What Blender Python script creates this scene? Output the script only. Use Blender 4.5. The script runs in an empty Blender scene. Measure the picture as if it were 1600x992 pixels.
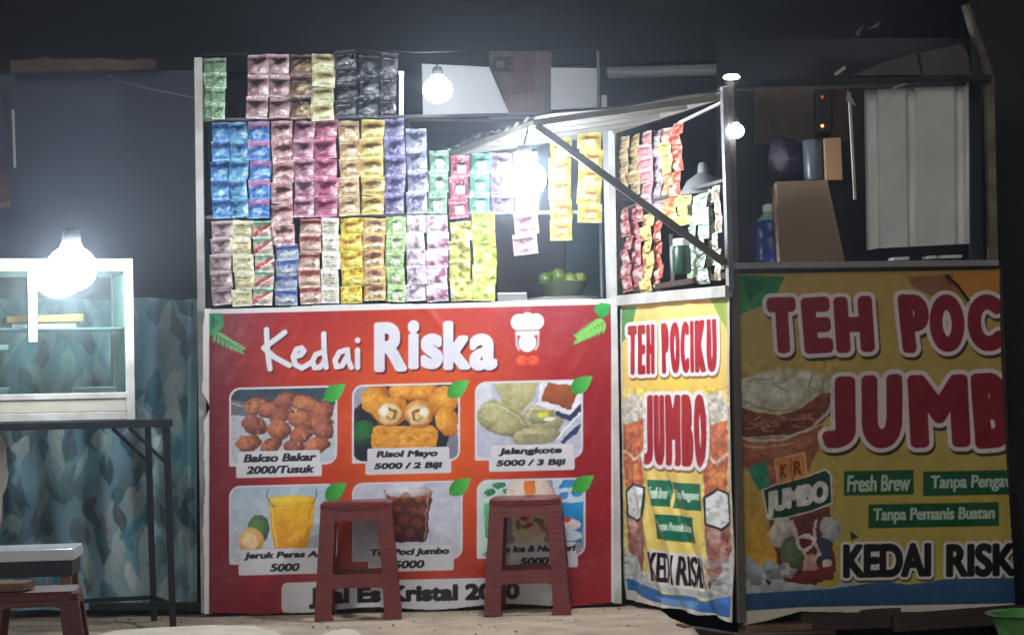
import bpy, math, random
import numpy as np
from mathutils import Vector, Matrix

# ------------------------------------------------------------------ camera, world, sun, exposure
scene = bpy.context.scene
COL = scene.collection
random.seed(7)
RNG = np.random.default_rng(11)

FPX = 3200.0                                   # focal length in pixels of the 1600 px wide photograph
CAM = np.array([0.0, -8.0, 0.75])
TH = math.atan(152 / FPX)                      # pitch up
RO = math.radians(1.40)                        # roll
_f = np.array([0, math.cos(TH), math.sin(TH)])
_r = np.array([1.0, 0, 0])
_u = np.array([0, -math.sin(TH), math.cos(TH)])
_xc = math.cos(RO) * _r - math.sin(RO) * _u
_yc = math.sin(RO) * _r + math.cos(RO) * _u
cam_data = bpy.data.cameras.new('camera')
cam_data.sensor_width = 36.0
cam_data.lens = FPX / 1600 * 36
cam_data.clip_end = 500
cam = bpy.data.objects.new('camera', cam_data)
COL.objects.link(cam)
m = Matrix.Identity(4)
for i in range(3):
    m[i][0] = _xc[i]; m[i][1] = _yc[i]; m[i][2] = -_f[i]; m[i][3] = CAM[i]
cam.matrix_world = m
scene.camera = cam

SUN_EL, SUN_AZ = math.radians(24), math.radians(-12)     # dim street glow from behind the camera
world = bpy.data.worlds.new('World')
scene.world = world
world.use_nodes = True
wn = world.node_tree
bg = wn.nodes['Background']
sky = wn.nodes.new('ShaderNodeTexSky')
sky.sky_type = 'NISHITA'
sky.sun_disc = False
sky.sun_elevation = SUN_EL
sky.sun_rotation = math.pi + SUN_AZ
wn.links.new(sky.outputs[0], bg.inputs['Color'])
bg.inputs['Strength'].default_value = 0.012
sl = bpy.data.lights.new('street_glow', 'SUN')
sl.energy = 0.62
sl.angle = math.radians(35)
sl.color = (1.0, 0.93, 0.84)
so = bpy.data.objects.new('street_glow', sl)
COL.objects.link(so)
_d = Vector((math.sin(SUN_AZ) * math.cos(SUN_EL), -math.cos(SUN_AZ) * math.cos(SUN_EL), math.sin(SUN_EL)))
so.rotation_euler = _d.to_track_quat('Z', 'Y').to_euler()
so.location = (0, -6, 5)
vs = scene.view_settings
vs.view_transform = 'Standard'; vs.look = 'None'; vs.exposure = 0.0; vs.gamma = 1.0
vs.use_curve_mapping = False
scene.cycles.max_bounces = 6
scene.cycles.use_denoising = True
scene.cycles.sample_clamp_indirect = 4.0

# ------------------------------------------------------------------ geometry helpers
def rays(U, V):
    U = np.asarray(U, float); V = np.asarray(V, float)
    dx = (U - 800) / FPX; dy = -(V - 496) / FPX
    return _f + dx[..., None] * _xc + dy[..., None] * _yc

def unproj(U, V, p0, n):
    d = rays(U, V)
    t = np.dot(np.asarray(p0) - CAM, n) / (d @ np.asarray(n, float))
    return CAM + d * t[..., None]

NF = np.array([0, -1.0, 0])
def P(u, v, y=0.0):
    """point of the vertical plane at depth y that this spot of the photograph shows"""
    return Vector(unproj(u, v, (0, y, 0), NF))
def G(u, v, z=0.0):
    return Vector(unproj(u, v, (0, 0, z), (0, 0, 1.0)))

A = G(971, 942); B = G(1152, 976)
C = P(1588, 941, B.y + 0.22)
def plane(a, b):
    d = np.array([b.x - a.x, b.y - a.y, 0.0]); d /= np.linalg.norm(d)
    return np.array(a), np.array([d[1], -d[0], 0.0])
SP, SN = plane(A, B)
if np.dot(SN, CAM - SP) < 0: SN = -SN
DP, DN = plane(B, C)
if np.dot(DN, CAM - DP) < 0: DN = -DN
def S(u, v, off=0.0):
    return Vector(unproj(u, v, SP + SN * off, SN))
def D(u, v, off=0.0):
    return Vector(unproj(u, v, DP + DN * off, DN))

def lin(c):
    c = np.asarray(c, float) / 255.0
    return np.where(c <= 0.04045, c / 12.92, ((c + 0.055) / 1.055) ** 2.4)

# ------------------------------------------------------------------ materials
MATS = {}
def mat(name, rgb, rough=0.6, metal=0.0, var=0.18, scale=14.0, bump=0.15, emit=None, spec=0.5, dirt=None, bscale=None, weave=0):
    if name in MATS: return MATS[name]
    m_ = bpy.data.materials.new(name); m_.use_nodes = True
    nt = m_.node_tree; N = nt.nodes; L = nt.links
    b = N['Principled BSDF']
    c = lin(rgb)
    tc = N.new('ShaderNodeTexCoord')
    no = N.new('ShaderNodeTexNoise'); no.inputs['Scale'].default_value = scale; no.inputs['Detail'].default_value = 5
    L.new(tc.outputs['Object'], no.inputs['Vector'])
    ra = N.new('ShaderNodeValToRGB')
    ra.color_ramp.elements[0].position = 0.3; ra.color_ramp.elements[1].position = 0.7
    d_ = lin(dirt) if dirt is not None else c * (1 - var)
    ra.color_ramp.elements[0].color = (*d_, 1)
    ra.color_ramp.elements[1].color = (*np.clip(c * (1 + var * 0.6), 0, 0.95), 1)
    L.new(no.outputs['Fac'], ra.inputs['Fac'])
    L.new(ra.outputs['Color'], b.inputs['Base Color'])
    b.inputs['Roughness'].default_value = rough
    b.inputs['Metallic'].default_value = metal
    b.inputs['Specular IOR Level'].default_value = spec
    if bump:
        n2 = N.new('ShaderNodeTexNoise'); n2.inputs['Scale'].default_value = bscale or scale * 4; n2.inputs['Detail'].default_value = 3
        L.new(tc.outputs['Object'], n2.inputs['Vector'])
        bp = N.new('ShaderNodeBump'); bp.inputs['Strength'].default_value = bump; bp.inputs['Distance'].default_value = 0.01
        if weave:
            wv = N.new('ShaderNodeTexWave'); wv.inputs['Scale'].default_value = weave; wv.inputs['Distortion'].default_value = 6; wv.inputs['Detail'].default_value = 1
            wv.bands_direction = 'Z'; wv.inputs['Detail Scale'].default_value = 3
            L.new(tc.outputs['Object'], wv.inputs['Vector']); L.new(wv.outputs['Fac'], bp.inputs['Height'])
        else:
            L.new(n2.outputs['Fac'], bp.inputs['Height'])
        L.new(bp.outputs['Normal'], b.inputs['Normal'])
    if emit:
        b.inputs['Emission Color'].default_value = (*lin(emit[0]), 1)
        b.inputs['Emission Strength'].default_value = emit[1]
    MATS[name] = m_
    return m_

def print_mat(name, rough=0.45, bump=0.2, bscale=18.0, metal=0.0, spec=0.5, coat=0.0):
    if name in MATS: return MATS[name]
    m_ = bpy.data.materials.new(name); m_.use_nodes = True
    nt = m_.node_tree; N = nt.nodes; L = nt.links
    b = N['Principled BSDF']
    at = N.new('ShaderNodeAttribute'); at.attribute_name = 'Print'
    tc = N.new('ShaderNodeTexCoord')
    no = N.new('ShaderNodeTexNoise'); no.inputs['Scale'].default_value = 9; no.inputs['Detail'].default_value = 6
    L.new(tc.outputs['Object'], no.inputs['Vector'])
    mp = N.new('ShaderNodeMapRange'); mp.inputs['To Min'].default_value = 0.84; mp.inputs['To Max'].default_value = 1.08
    L.new(no.outputs['Fac'], mp.inputs['Value'])
    mx = N.new('ShaderNodeVectorMath'); mx.operation = 'SCALE'
    L.new(at.outputs['Color'], mx.inputs[0]); L.new(mp.outputs['Result'], mx.inputs['Scale'])
    L.new(mx.outputs['Vector'], b.inputs['Base Color'])
    b.inputs['Roughness'].default_value = rough
    b.inputs['Metallic'].default_value = metal
    b.inputs['Specular IOR Level'].default_value = spec
    n2 = N.new('ShaderNodeTexNoise'); n2.inputs['Scale'].default_value = bscale; n2.inputs['Detail'].default_value = 4
    L.new(tc.outputs['Object'], n2.inputs['Vector'])
    bp = N.new('ShaderNodeBump'); bp.inputs['Strength'].default_value = bump; bp.inputs['Distance'].default_value = 0.02
    L.new(n2.outputs['Fac'], bp.inputs['Height']); L.new(bp.outputs['Normal'], b.inputs['Normal'])
    if coat:
        b.inputs['Coat Weight'].default_value = coat; b.inputs['Coat Roughness'].default_value = 0.10; b.inputs['Coat IOR'].default_value = 1.9
        L.new(bp.outputs['Normal'], b.inputs['Coat Normal'])
    MATS[name] = m_
    return m_

def glass_mat(name, tint=(225, 240, 238), gloss=0.10, rough=0.06):
    if name in MATS: return MATS[name]
    m_ = bpy.data.materials.new(name); m_.use_nodes = True
    nt = m_.node_tree; N = nt.nodes; L = nt.links
    N.remove(N['Principled BSDF'])
    tr = N.new('ShaderNodeBsdfTransparent'); tr.inputs['Color'].default_value = (*lin(tint), 1)
    gl = N.new('ShaderNodeBsdfGlossy'); gl.inputs['Roughness'].default_value = rough
    df = N.new('ShaderNodeBsdfDiffuse'); df.inputs['Color'].default_value = (0.55, 0.6, 0.6, 1)
    no = N.new('ShaderNodeTexNoise'); no.inputs['Scale'].default_value = 7
    mp = N.new('ShaderNodeMapRange'); mp.inputs['To Min'].default_value = 0.0; mp.inputs['To Max'].default_value = 0.05
    L.new(no.outputs['Fac'], mp.inputs['Value'])
    m1 = N.new('ShaderNodeMixShader'); m1.inputs['Fac'].default_value = gloss
    L.new(tr.outputs[0], m1.inputs[1]); L.new(gl.outputs[0], m1.inputs[2])
    m2 = N.new('ShaderNodeMixShader'); L.new(mp.outputs[0], m2.inputs['Fac'])
    L.new(m1.outputs[0], m2.inputs[1]); L.new(df.outputs[0], m2.inputs[2])
    L.new(m2.outputs[0], N['Material Output'].inputs['Surface'])
    MATS[name] = m_
    return m_

# ------------------------------------------------------------------ objects
def tag(o, label=None, cat=None, group=None, kind=None):
    if label: o['label'] = label
    if cat: o['category'] = cat
    if group: o['group'] = group
    if kind: o['kind'] = kind
    return o
def thing(name, label, cat, loc=(0, 0, 0), group=None, rz=0.0):
    o = bpy.data.objects.new(name, None); COL.objects.link(o)
    o.empty_display_size = 0.05
    o.location = loc; o.rotation_euler = (0, 0, rz)
    return tag(o, label, cat, group)

class MB:
    """collects shapes in world coordinates and links them as one mesh object"""
    def __init__(s): s.v = []; s.f = []; s.sm = False
    def add(s, vs_, fs_):
        k = len(s.v); s.v += [Vector(p) for p in vs_]; s.f += [tuple(i + k for i in f) for f in fs_]; return s
    def hexa(s, b, t):
        return s.add(list(b) + list(t), [(3, 2, 1, 0), (4, 5, 6, 7), (0, 1, 5, 4), (1, 2, 6, 5), (2, 3, 7, 6), (3, 0, 4, 7)])
    def box(s, lo, hi):
        x0, y0, z0 = lo; x1, y1, z1 = hi
        return s.hexa([(x0, y0, z0), (x1, y0, z0), (x1, y1, z0), (x0, y1, z0)], [(x0, y0, z1), (x1, y0, z1), (x1, y1, z1), (x0, y1, z1)])
    def beam(s, a, b, w, h=None, side=(0, 1, 0)):
        """bar from a to b; h is its size along side, w across"""
        a = Vector(a); b = Vector(b); h = h or w
        d = (b - a).normalized(); sd = Vector(side)
        sd = (sd - d * sd.dot(d))
        if sd.length < 1e-4: sd = Vector((1, 0, 0)) - d * d.x
        sd.normalize(); o = d.cross(sd)
        q = [sd * (h / 2 * i) + o * (w / 2 * j) for i, j in ((-1, -1), (1, -1), (1, 1), (-1, 1))]
        return s.hexa([a + k for k in q], [b + k for k in q])
    def tube(s, pts, r, n=8, r1=None):
        pts = [Vector(p) for p in pts]; r1 = r if r1 is None else r1
        rings = []
        for i, p in enumerate(pts):
            d = (pts[min(i + 1, len(pts) - 1)] - pts[max(i - 1, 0)]).normalized()
            x = d.orthogonal().normalized() if i == 0 else (px - d * px.dot(d)).normalized()
            px = x; y = d.cross(x); rr = r + (r1 - r) * i / max(1, len(pts) - 1)
            rings.append([p + x * (rr * math.cos(2 * math.pi * k / n)) + y * (rr * math.sin(2 * math.pi * k / n)) for k in range(n)])
        k0 = len(s.v)
        for rg in rings: s.v += rg
        for i in range(len(rings) - 1):
            for k in range(n):
                s.f.append((k0 + i * n + k, k0 + i * n + (k + 1) % n, k0 + (i + 1) * n + (k + 1) % n, k0 + (i + 1) * n + k))
        s.f.append(tuple(k0 + k for k in reversed(range(n))))
        s.f.append(tuple(k0 + (len(rings) - 1) * n + k for k in range(n)))
        s.sm = True
        return s
    def lathe(s, c, prof, n=20, cap=True):
        """prof: (radius, z) pairs round the vertical axis through c"""
        c = Vector(c); k0 = len(s.v)
        for r, z in prof:
            for k in range(n):
                a = 2 * math.pi * k / n
                s.v.append(c + Vector((r * math.cos(a), r * math.sin(a), z)))
        for i in range(len(prof) - 1):
            for k in range(n):
                s.f.append((k0 + i * n + k, k0 + i * n + (k + 1) % n, k0 + (i + 1) * n + (k + 1) % n, k0 + (i + 1) * n + k))
        if cap:
            s.f.append(tuple(k0 + k for k in reversed(range(n))))
            s.f.append(tuple(k0 + (len(prof) - 1) * n + k for k in range(n)))
        s.sm = True
        return s
    def prism(s, pts, back):
        """closed outline pts extruded by the vector back"""
        pts = [Vector(p) for p in pts]; n = len(pts); back = Vector(back)
        return s.add(pts + [p + back for p in pts], [tuple(range(n)), tuple(reversed(range(n, 2 * n)))] + [(i, i + n, (i + 1) % n + n, (i + 1) % n) for i in range(n)])
    def build(s, name, material, parent=None, bevel=0.0, smooth=None, label=None):
        inv = parent_world(parent).inverted() if parent else Matrix.Identity(4)
        me = bpy.data.meshes.new(name)
        me.from_pydata([inv @ p for p in s.v], [], s.f)
        sm = s.sm if smooth is None else smooth
        me.validate(); me.update()
        me.polygons.foreach_set('use_smooth', [bool(sm)] * len(me.polygons))
        o = bpy.data.objects.new(name, me); COL.objects.link(o)
        me.materials.append(material)
        fix_normals(me)
        if parent: o.parent = parent
        if bevel:
            b = o.modifiers.new('bevel', 'BEVEL'); b.width = bevel; b.segments = 2; b.limit_method = 'ANGLE'
        elif sm:
            e = o.modifiers.new('edges', 'EDGE_SPLIT'); e.split_angle = math.radians(40)
        if label: o['label'] = label
        return o

import bmesh
def fix_normals(me):
    bm = bmesh.new(); bm.from_mesh(me)
    bmesh.ops.recalc_face_normals(bm, faces=bm.faces)
    bm.to_mesh(me); bm.free()
def parent_world(o):
    M = Matrix.LocRotScale(o.location, o.rotation_euler, o.scale)
    return parent_world(o.parent) @ M if o.parent else M

# ------------------------------------------------------------------ noise and the print painter
def vnoise(X, Y, seed=0, octaves=3):
    """smooth value noise, one cell per unit"""
    out = np.zeros_like(X, float); amp = 1.0; tot = 0.0
    for o in range(octaves):
        tab = np.random.default_rng(seed * 17 + o).random((64, 64))
        x = X * 2 ** o; y = Y * 2 ** o
        xi = np.floor(x).astype(int); yi = np.floor(y).astype(int)
        fx = x - xi; fy = y - yi
        fx = fx * fx * (3 - 2 * fx); fy = fy * fy * (3 - 2 * fy)
        a = tab[yi % 64, xi % 64]; b = tab[yi % 64, (xi + 1) % 64]
        c = tab[(yi + 1) % 64, xi % 64]; d = tab[(yi + 1) % 64, (xi + 1) % 64]
        out += amp * ((a * (1 - fx) + b * fx) * (1 - fy) + (c * (1 - fx) + d * fx) * fy)
        tot += amp; amp *= 0.5
    return out / tot

_glyphs = {}
def glyph(s):
    if s in _glyphs: return _glyphs[s]
    cu = bpy.data.curves.new('text', 'FONT'); cu.body = s
    o = bpy.data.objects.new('text', cu); COL.objects.link(o)
    bpy.context.view_layer.update()
    ev = o.evaluated_get(bpy.context.evaluated_depsgraph_get())
    me = ev.to_mesh(); me.calc_loop_triangles()
    v = np.array([q.co[:2] for q in me.vertices]); t = np.array([q.vertices[:] for q in me.loop_triangles])
    ev.to_mesh_clear(); bpy.data.objects.remove(o); bpy.data.curves.remove(cu)
    v -= v.min(0); v /= np.maximum(v.max(0), 1e-6)
    v[:, 1] = 1 - v[:, 1]
    _glyphs[s] = v[t]
    return _glyphs[s]

def raster(tris, W, H):
    m_ = np.zeros((H, W), bool)
    for t in tris:
        x0, y0 = np.floor(t.min(0)).astype(int); x1, y1 = np.ceil(t.max(0)).astype(int) + 1
        x0 = max(x0, 0); y0 = max(y0, 0); x1 = min(x1, W); y1 = min(y1, H)
        if x1 <= x0 or y1 <= y0: continue
        X, Y = np.meshgrid(np.arange(x0, x1) + .5, np.arange(y0, y1) + .5)
        def e(a, b): return (b[0] - a[0]) * (Y - a[1]) - (b[1] - a[1]) * (X - a[0])
        a, b, c = e(t[0], t[1]), e(t[1], t[2]), e(t[2], t[0])
        m_[y0:y1, x0:x1] |= ((a >= 0) & (b >= 0) & (c >= 0)) | ((a <= 0) & (b <= 0) & (c <= 0))
    return m_

def dilate(mk, r):
    if r < 1: return mk
    H, W = mk.shape; out = np.zeros_like(mk); R_ = int(r)
    for dy in range(-R_, R_ + 1):
        w = int(round(math.sqrt(max(0, r * r - dy * dy))))
        cs = np.concatenate([np.zeros((H, 1), int), np.cumsum(np.pad(mk.astype(int), ((0, 0), (w, w))), 1)], 1)
        hd = (cs[:, 2 * w + 1:] - cs[:, :W]) > 0
        if dy >= 0: out[dy:] |= hd[:H - dy]
        else: out[:dy] |= hd[-dy:]
    return out

class Canvas:
    def __init__(s, u0, v0, u1, v1, bgc=(255, 255, 255), ss=3):
        s.u0, s.v0, s.u1, s.v1, s.ss = u0, v0, u1, v1, ss
        s.W = int((u1 - u0) * ss); s.H = int((v1 - v0) * ss)
        s.X, s.Y = np.meshgrid(u0 + (np.arange(s.W) + .5) / ss, v0 + (np.arange(s.H) + .5) / ss)
        s.px = np.zeros((s.H, s.W, 3)) + np.asarray(bgc, float)
        s.rid = np.zeros((s.H, s.W), np.int16); s.cur = 0
        s.clip = None
    def win(s, u0, v0, u1, v1):
        a = max(0, int((u0 - s.u0) * s.ss)); b = min(s.W, int((u1 - s.u0) * s.ss) + 1)
        c = max(0, int((v0 - s.v0) * s.ss)); d = min(s.H, int((v1 - s.v0) * s.ss) + 1)
        return (slice(c, max(c, d)), slice(a, max(a, b)))
    def put(s, sl_, mk, col, alpha=1.0):
        mk = mk.astype(float)
        if s.clip is not None: mk = mk * s.clip[sl_]
        a = (mk * alpha)[..., None]
        col = np.asarray(col, float)
        s.px[sl_] = s.px[sl_] * (1 - a) + col * a
        if s.cur is not None:
            r = s.rid[sl_]; r[mk > 0.5] = s.cur
    def rrect(s, u0, v0, u1, v1, col, r=0, alpha=1.0, soft=.6):
        sl_ = s.win(u0 - 2, v0 - 2, u1 + 2, v1 + 2); X, Y = s.X[sl_], s.Y[sl_]
        qx = abs(X - (u0 + u1) / 2) - (u1 - u0) / 2 + r; qy = abs(Y - (v0 + v1) / 2) - (v1 - v0) / 2 + r
        d = np.hypot(np.maximum(qx, 0), np.maximum(qy, 0)) + np.minimum(np.maximum(qx, qy), 0) - r
        s.put(sl_, np.clip(.5 - d / soft, 0, 1), col, alpha)
    def mrect(s, u0, v0, u1, v1, r):
        qx = abs(s.X - (u0 + u1) / 2) - (u1 - u0) / 2 + r; qy = abs(s.Y - (v0 + v1) / 2) - (v1 - v0) / 2 + r
        d = np.hypot(np.maximum(qx, 0), np.maximum(qy, 0)) + np.minimum(np.maximum(qx, qy), 0) - r
        return (d < 0).astype(float)
    def ell(s, cx, cy, rx, ry, col, edge=None, rot=0, soft=1.0, alpha=1.0, noise=0, seed=1, lift=(-.25, -.3), rim=2.0):
        R_ = max(rx, ry) + soft + 2
        sl_ = s.win(cx - R_, cy - R_, cx + R_, cy + R_); X, Y = s.X[sl_] - cx, s.Y[sl_] - cy
        if X.size == 0: return
        c_, s_ = math.cos(math.radians(rot)), math.sin(math.radians(rot))
        a = (X * c_ + Y * s_) / rx; b = (-X * s_ + Y * c_) / ry
        d = np.hypot(a, b)
        if noise: d = d + (vnoise(s.X[sl_] / (rx * .6), s.Y[sl_] / (ry * .6), seed) - .5) * noise
        mk = np.clip((1 - d) * min(rx, ry) / soft + .5, 0, 1)
        c0 = np.asarray(col, float)
        if edge is not None:
            k = np.clip(np.hypot(a - lift[0], b - lift[1]) / 1.25, 0, 1)[..., None] ** rim
            if noise: k = np.clip(k + (vnoise(s.X[sl_] / 4, s.Y[sl_] / 4, seed + 3) - .5)[..., None] * .7, 0, 1)
            c0 = c0 * (1 - k) + np.asarray(edge, float) * k
        s.put(sl_, mk, c0, alpha)
    def poly(s, pts, col, alpha=1.0, col2=None, axis='y', noise=0, seed=2):
        pts = np.asarray(pts, float); u0, v0 = pts.min(0); u1, v1 = pts.max(0)
        sl_ = s.win(u0, v0, u1, v1); X, Y = s.X[sl_], s.Y[sl_]
        if X.size == 0: return
        ins = np.zeros(X.shape, bool)
        for i in range(len(pts)):
            (xa, ya), (xb, yb) = pts[i], pts[i - 1]
            if ya == yb: continue
            ins ^= ((ya > Y) != (yb > Y)) & (X < (xb - xa) * (Y - ya) / (yb - ya) + xa)
        c0 = np.asarray(col, float)
        if col2 is not None:
            t = ((Y - v0) / max(1e-6, v1 - v0) if axis == 'y' else (X - u0) / max(1e-6, u1 - u0))[..., None]
            c0 = c0 * (1 - t) + np.asarray(col2, float) * t
        if noise: c0 = c0 + ((vnoise(X / 6, Y / 6, seed) - .5) * noise)[..., None]
        s.put(sl_, ins, c0, alpha)
    def stroke(s, pts, w, col, alpha=1.0, soft=.8, closed=False):
        pts = [np.asarray(p, float) for p in pts]
        if closed: pts = pts + [pts[0]]
        q = np.array(pts); u0, v0 = q.min(0) - w; u1, v1 = q.max(0) + w
        sl_ = s.win(u0, v0, u1, v1); X, Y = s.X[sl_], s.Y[sl_]
        if X.size == 0: return
        D_ = np.full(X.shape, 1e9)
        for a, b in zip(pts[:-1], pts[1:]):
            d = b - a; L2 = max(1e-9, d @ d)
            t = np.clip(((X - a[0]) * d[0] + (Y - a[1]) * d[1]) / L2, 0, 1)
            D_ = np.minimum(D_, np.hypot(X - a[0] - t * d[0], Y - a[1] - t * d[1]))
        s.put(sl_, np.clip(.5 + (w / 2 - D_) / soft, 0, 1), col, alpha)
    def text(s, body, u0, v0, u1, v1, col, grow=1.0, outline=0, ocol=None, shadow=None, shear=0.0, col2=None, wob=0, rot=0.0):
        ss = s.ss; mg = grow + outline + (max(abs(shadow[0]), abs(shadow[1])) if shadow else 0) + 3 + abs(rot) * (u1 - u0)
        W = int((u1 - u0 + 2 * mg) * ss); H = int((v1 - v0 + 2 * mg) * ss)
        t = glyph(body).copy()
        x = t[..., 0] * (u1 - u0 - 2 * grow) + grow + mg; y = t[..., 1] * (v1 - v0 - 2 * grow) + grow + mg
        x = x + (0.5 - t[..., 1]) * shear * (v1 - v0)
        if wob: y = y + wob * np.sin(t[..., 0] * 9 + 1)
        y = y + rot * (t[..., 0] - .5) * (u1 - u0)
        mk = raster(np.stack([x, y], -1) * ss, W, H)
        mk = dilate(mk, grow * ss)
        a0 = int(round((u0 - mg - s.u0) * ss)); b0 = int(round((v0 - mg - s.v0) * ss))
        def blit(mk_, c, dx=0, dy=0):
            xa, ya = a0 + int(dx * ss), b0 + int(dy * ss)
            X0, Y0 = max(0, xa), max(0, ya); X1, Y1 = min(s.W, xa + W), min(s.H, ya + H)
            if X1 <= X0 or Y1 <= Y0: return
            c = np.asarray(c, float)
            s.put((slice(Y0, Y1), slice(X0, X1)), mk_[Y0 - ya:Y1 - ya, X0 - xa:X1 - xa], c)
        om = dilate(mk, outline * ss) if outline else mk
        if shadow: blit(om, shadow[2], shadow[0], shadow[1])
        if outline: blit(om, ocol)
        blit(mk, col)
    def grain(s, u0, v0, u1, v1, amt=.35, cell=4, seed=5):
        sl_ = s.win(u0, v0, u1, v1); X, Y = s.X[sl_], s.Y[sl_]
        g = 1 + (vnoise(X / cell, Y / cell, seed, 3) - .5) * amt * 2
        if s.clip is not None: g = 1 + (g - 1) * s.clip[sl_]
        s.px[sl_] = np.clip(s.px[sl_] * g[..., None], 0, 255)
    def warp(s, u0, v0, u1, v1, amp=2.0, cell=8.0, seed=3):
        sl_ = s.win(u0, v0, u1, v1); X, Y = s.X[sl_], s.Y[sl_]
        h, w = X.shape
        if h < 2 or w < 2: return
        dx = ((vnoise(X / cell, Y / cell, seed) - .5) * 2 * amp * s.ss).astype(int); dy = ((vnoise(X / cell + 9, Y / cell + 5, seed + 1) - .5) * 2 * amp * s.ss).astype(int)
        j, i = np.mgrid[0:h, 0:w]
        new = s.px[sl_][np.clip(j + dy, 0, h - 1), np.clip(i + dx, 0, w - 1)]
        if s.clip is not None:
            k = s.clip[sl_][..., None]; new = s.px[sl_] * (1 - k) + new * k
        s.px[sl_] = new
    def speckle(s, amt, cell, seed):
        s.px += ((vnoise(s.X / cell, s.Y / cell, seed) - .5) * amt)[..., None]
    def nodes(s):
        """mean colour and region id at every whole pixel"""
        ss = s.ss; h, w = s.H // ss, s.W // ss
        c = s.px[:h * ss, :w * ss].reshape(h, ss, w, ss, 3).mean((1, 3))
        r = s.rid[ss // 2:h * ss:ss, ss // 2:w * ss:ss]
        return s.X[ss // 2:h * ss:ss, ss // 2:w * ss:ss], s.Y[ss // 2:h * ss:ss, ss // 2:w * ss:ss], np.clip(c, 0, 255), r[:h, :w]

def fast_mesh(name, co, quads, colors=None):
    me = bpy.data.meshes.new(name)
    me.vertices.add(len(co)); me.vertices.foreach_set('co', np.ascontiguousarray(co, np.float32).ravel())
    n = len(quads)
    me.loops.add(n * 4); me.loops.foreach_set('vertex_index', np.ascontiguousarray(quads, np.int32).ravel())
    me.polygons.add(n); me.polygons.foreach_set('loop_start', np.arange(0, n * 4, 4, dtype=np.int32))
    me.update(calc_edges=True)
    me.polygons.foreach_set('use_smooth', np.ones(n, bool))
    if colors is not None:
        at = me.color_attributes.new('Print', 'FLOAT_COLOR', 'POINT')
        at.data.foreach_set('color', np.concatenate([lin(colors), np.ones((len(colors), 1))], 1).astype(np.float32).ravel())
    return me

def printed_sheet(parent, cv, place, names, material, keep=None, disp=None, normal=None):
    """the print of a canvas as a fine sheet, cut into one mesh per printed region. names: {id: (name, label)}"""
    X, Y, c, r = cv.nodes()
    co = place(X, Y)
    if disp is not None: co = co + np.asarray(normal) * disp(X, Y)[..., None]
    h, w = X.shape
    ok = np.ones((h, w), bool) if keep is None else keep(X, Y)
    idx = np.arange(h * w).reshape(h, w)
    q = np.stack([idx[1:, :-1], idx[1:, 1:], idx[:-1, 1:], idx[:-1, :-1]], -1).reshape(-1, 4)
    fo = (ok[1:, :-1] & ok[1:, 1:] & ok[:-1, 1:] & ok[:-1, :-1]).ravel()
    fr = r[:-1, :-1].ravel()
    inv = np.array(parent_world(parent).inverted())
    co = co.reshape(-1, 3) @ inv[:3, :3].T + inv[:3, 3]
    cc = c.reshape(-1, 3)
    for k, (nm, lb) in names.items():
        qq = q[fo & (fr == k)]
        if not len(qq): continue
        us, iv = np.unique(qq, return_inverse=True)
        me = fast_mesh(nm, co[us], iv.reshape(-1, 4), cc[us])
        me.materials.append(material)
        o = bpy.data.objects.new(nm, me); COL.objects.link(o); o.parent = parent
        if lb: o['label'] = lb

# ------------------------------------------------------------------ shared materials
ALU = mat('aluminium', (182, 184, 186), 0.38, 0.7, 0.15, 9, 0.08)
WHITE_METAL = mat('white_painted_metal', (205, 205, 202), 0.45, 0, 0.12, 8, 0.08, dirt=(165, 160, 152))
GREY_METAL = mat('grey_metal', (120, 120, 122), 0.45, 0.6, 0.2, 10, 0.1)
BLACK_STEEL = mat('black_steel', (28, 30, 34), 0.5, 0.2, 0.25, 16, 0.12)
DARK_PAINT = mat('dark_painted_board', (44, 48, 58), 0.7, 0, 0.2, 3, 0.1)
TEAL = mat('dark_teal_board', (38, 72, 78), 0.6, 0, 0.15, 4, 0.08)
BROWN_BOARD = mat('dark_brown_board', (72, 56, 52), 0.7, 0, 0.25, 5, 0.1)
WALLM = mat('dark_plaster', (38, 39, 48), 0.9, 0, 0.30, 1.6, 0.35, bscale=30)  # even dark plaster tone, mottled at random
CONC = mat('worn_concrete', (190, 173, 152), 0.9, 0, 0.3, 6, 0.6, bscale=70)
EARTH = mat('dark_earth', (62, 55, 50), 0.95, 0, 0.4, 7, 0.8, bscale=40)
WOOD = mat('weathered_wood', (128, 98, 76), 0.8, 0, 0.3, 12, 0.3)
DARK_WOOD = mat('dark_wood', (72, 56, 46), 0.85, 0, 0.35, 9, 0.35)
RED_PLASTIC = mat('maroon_plastic', (104, 35, 37), 0.33, 0, 0.22, 8, 0.04, weave=16)
BOARD_WHITE = mat('white_board', (206, 208, 212), 0.5, 0, 0.06, 5, 0.05)
CORD = mat('black_cord', (20, 20, 22), 0.5, 0, 0.2, 20, 0)
PLASTIC_WHITE = mat('white_plastic', (225, 225, 225), 0.4, 0, 0.05, 20, 0)
GLASS = glass_mat('clear_glass')
GREENGLASS = glass_mat('green_tinted_plastic', (150, 180, 150), 0.12, 0.15)

# ------------------------------------------------------------------ setting
def structure(name, mb, m_, parent=None):
    o = mb.build(name, m_, parent)
    if parent is None: o['kind'] = 'structure'
    return o
ground = structure('ground', MB().add([(-150, -60, -0.14), (150, -60, -0.14), (150, 240, -0.14), (-150, 240, -0.14)], [(0, 1, 2, 3)]), EARTH)

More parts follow.
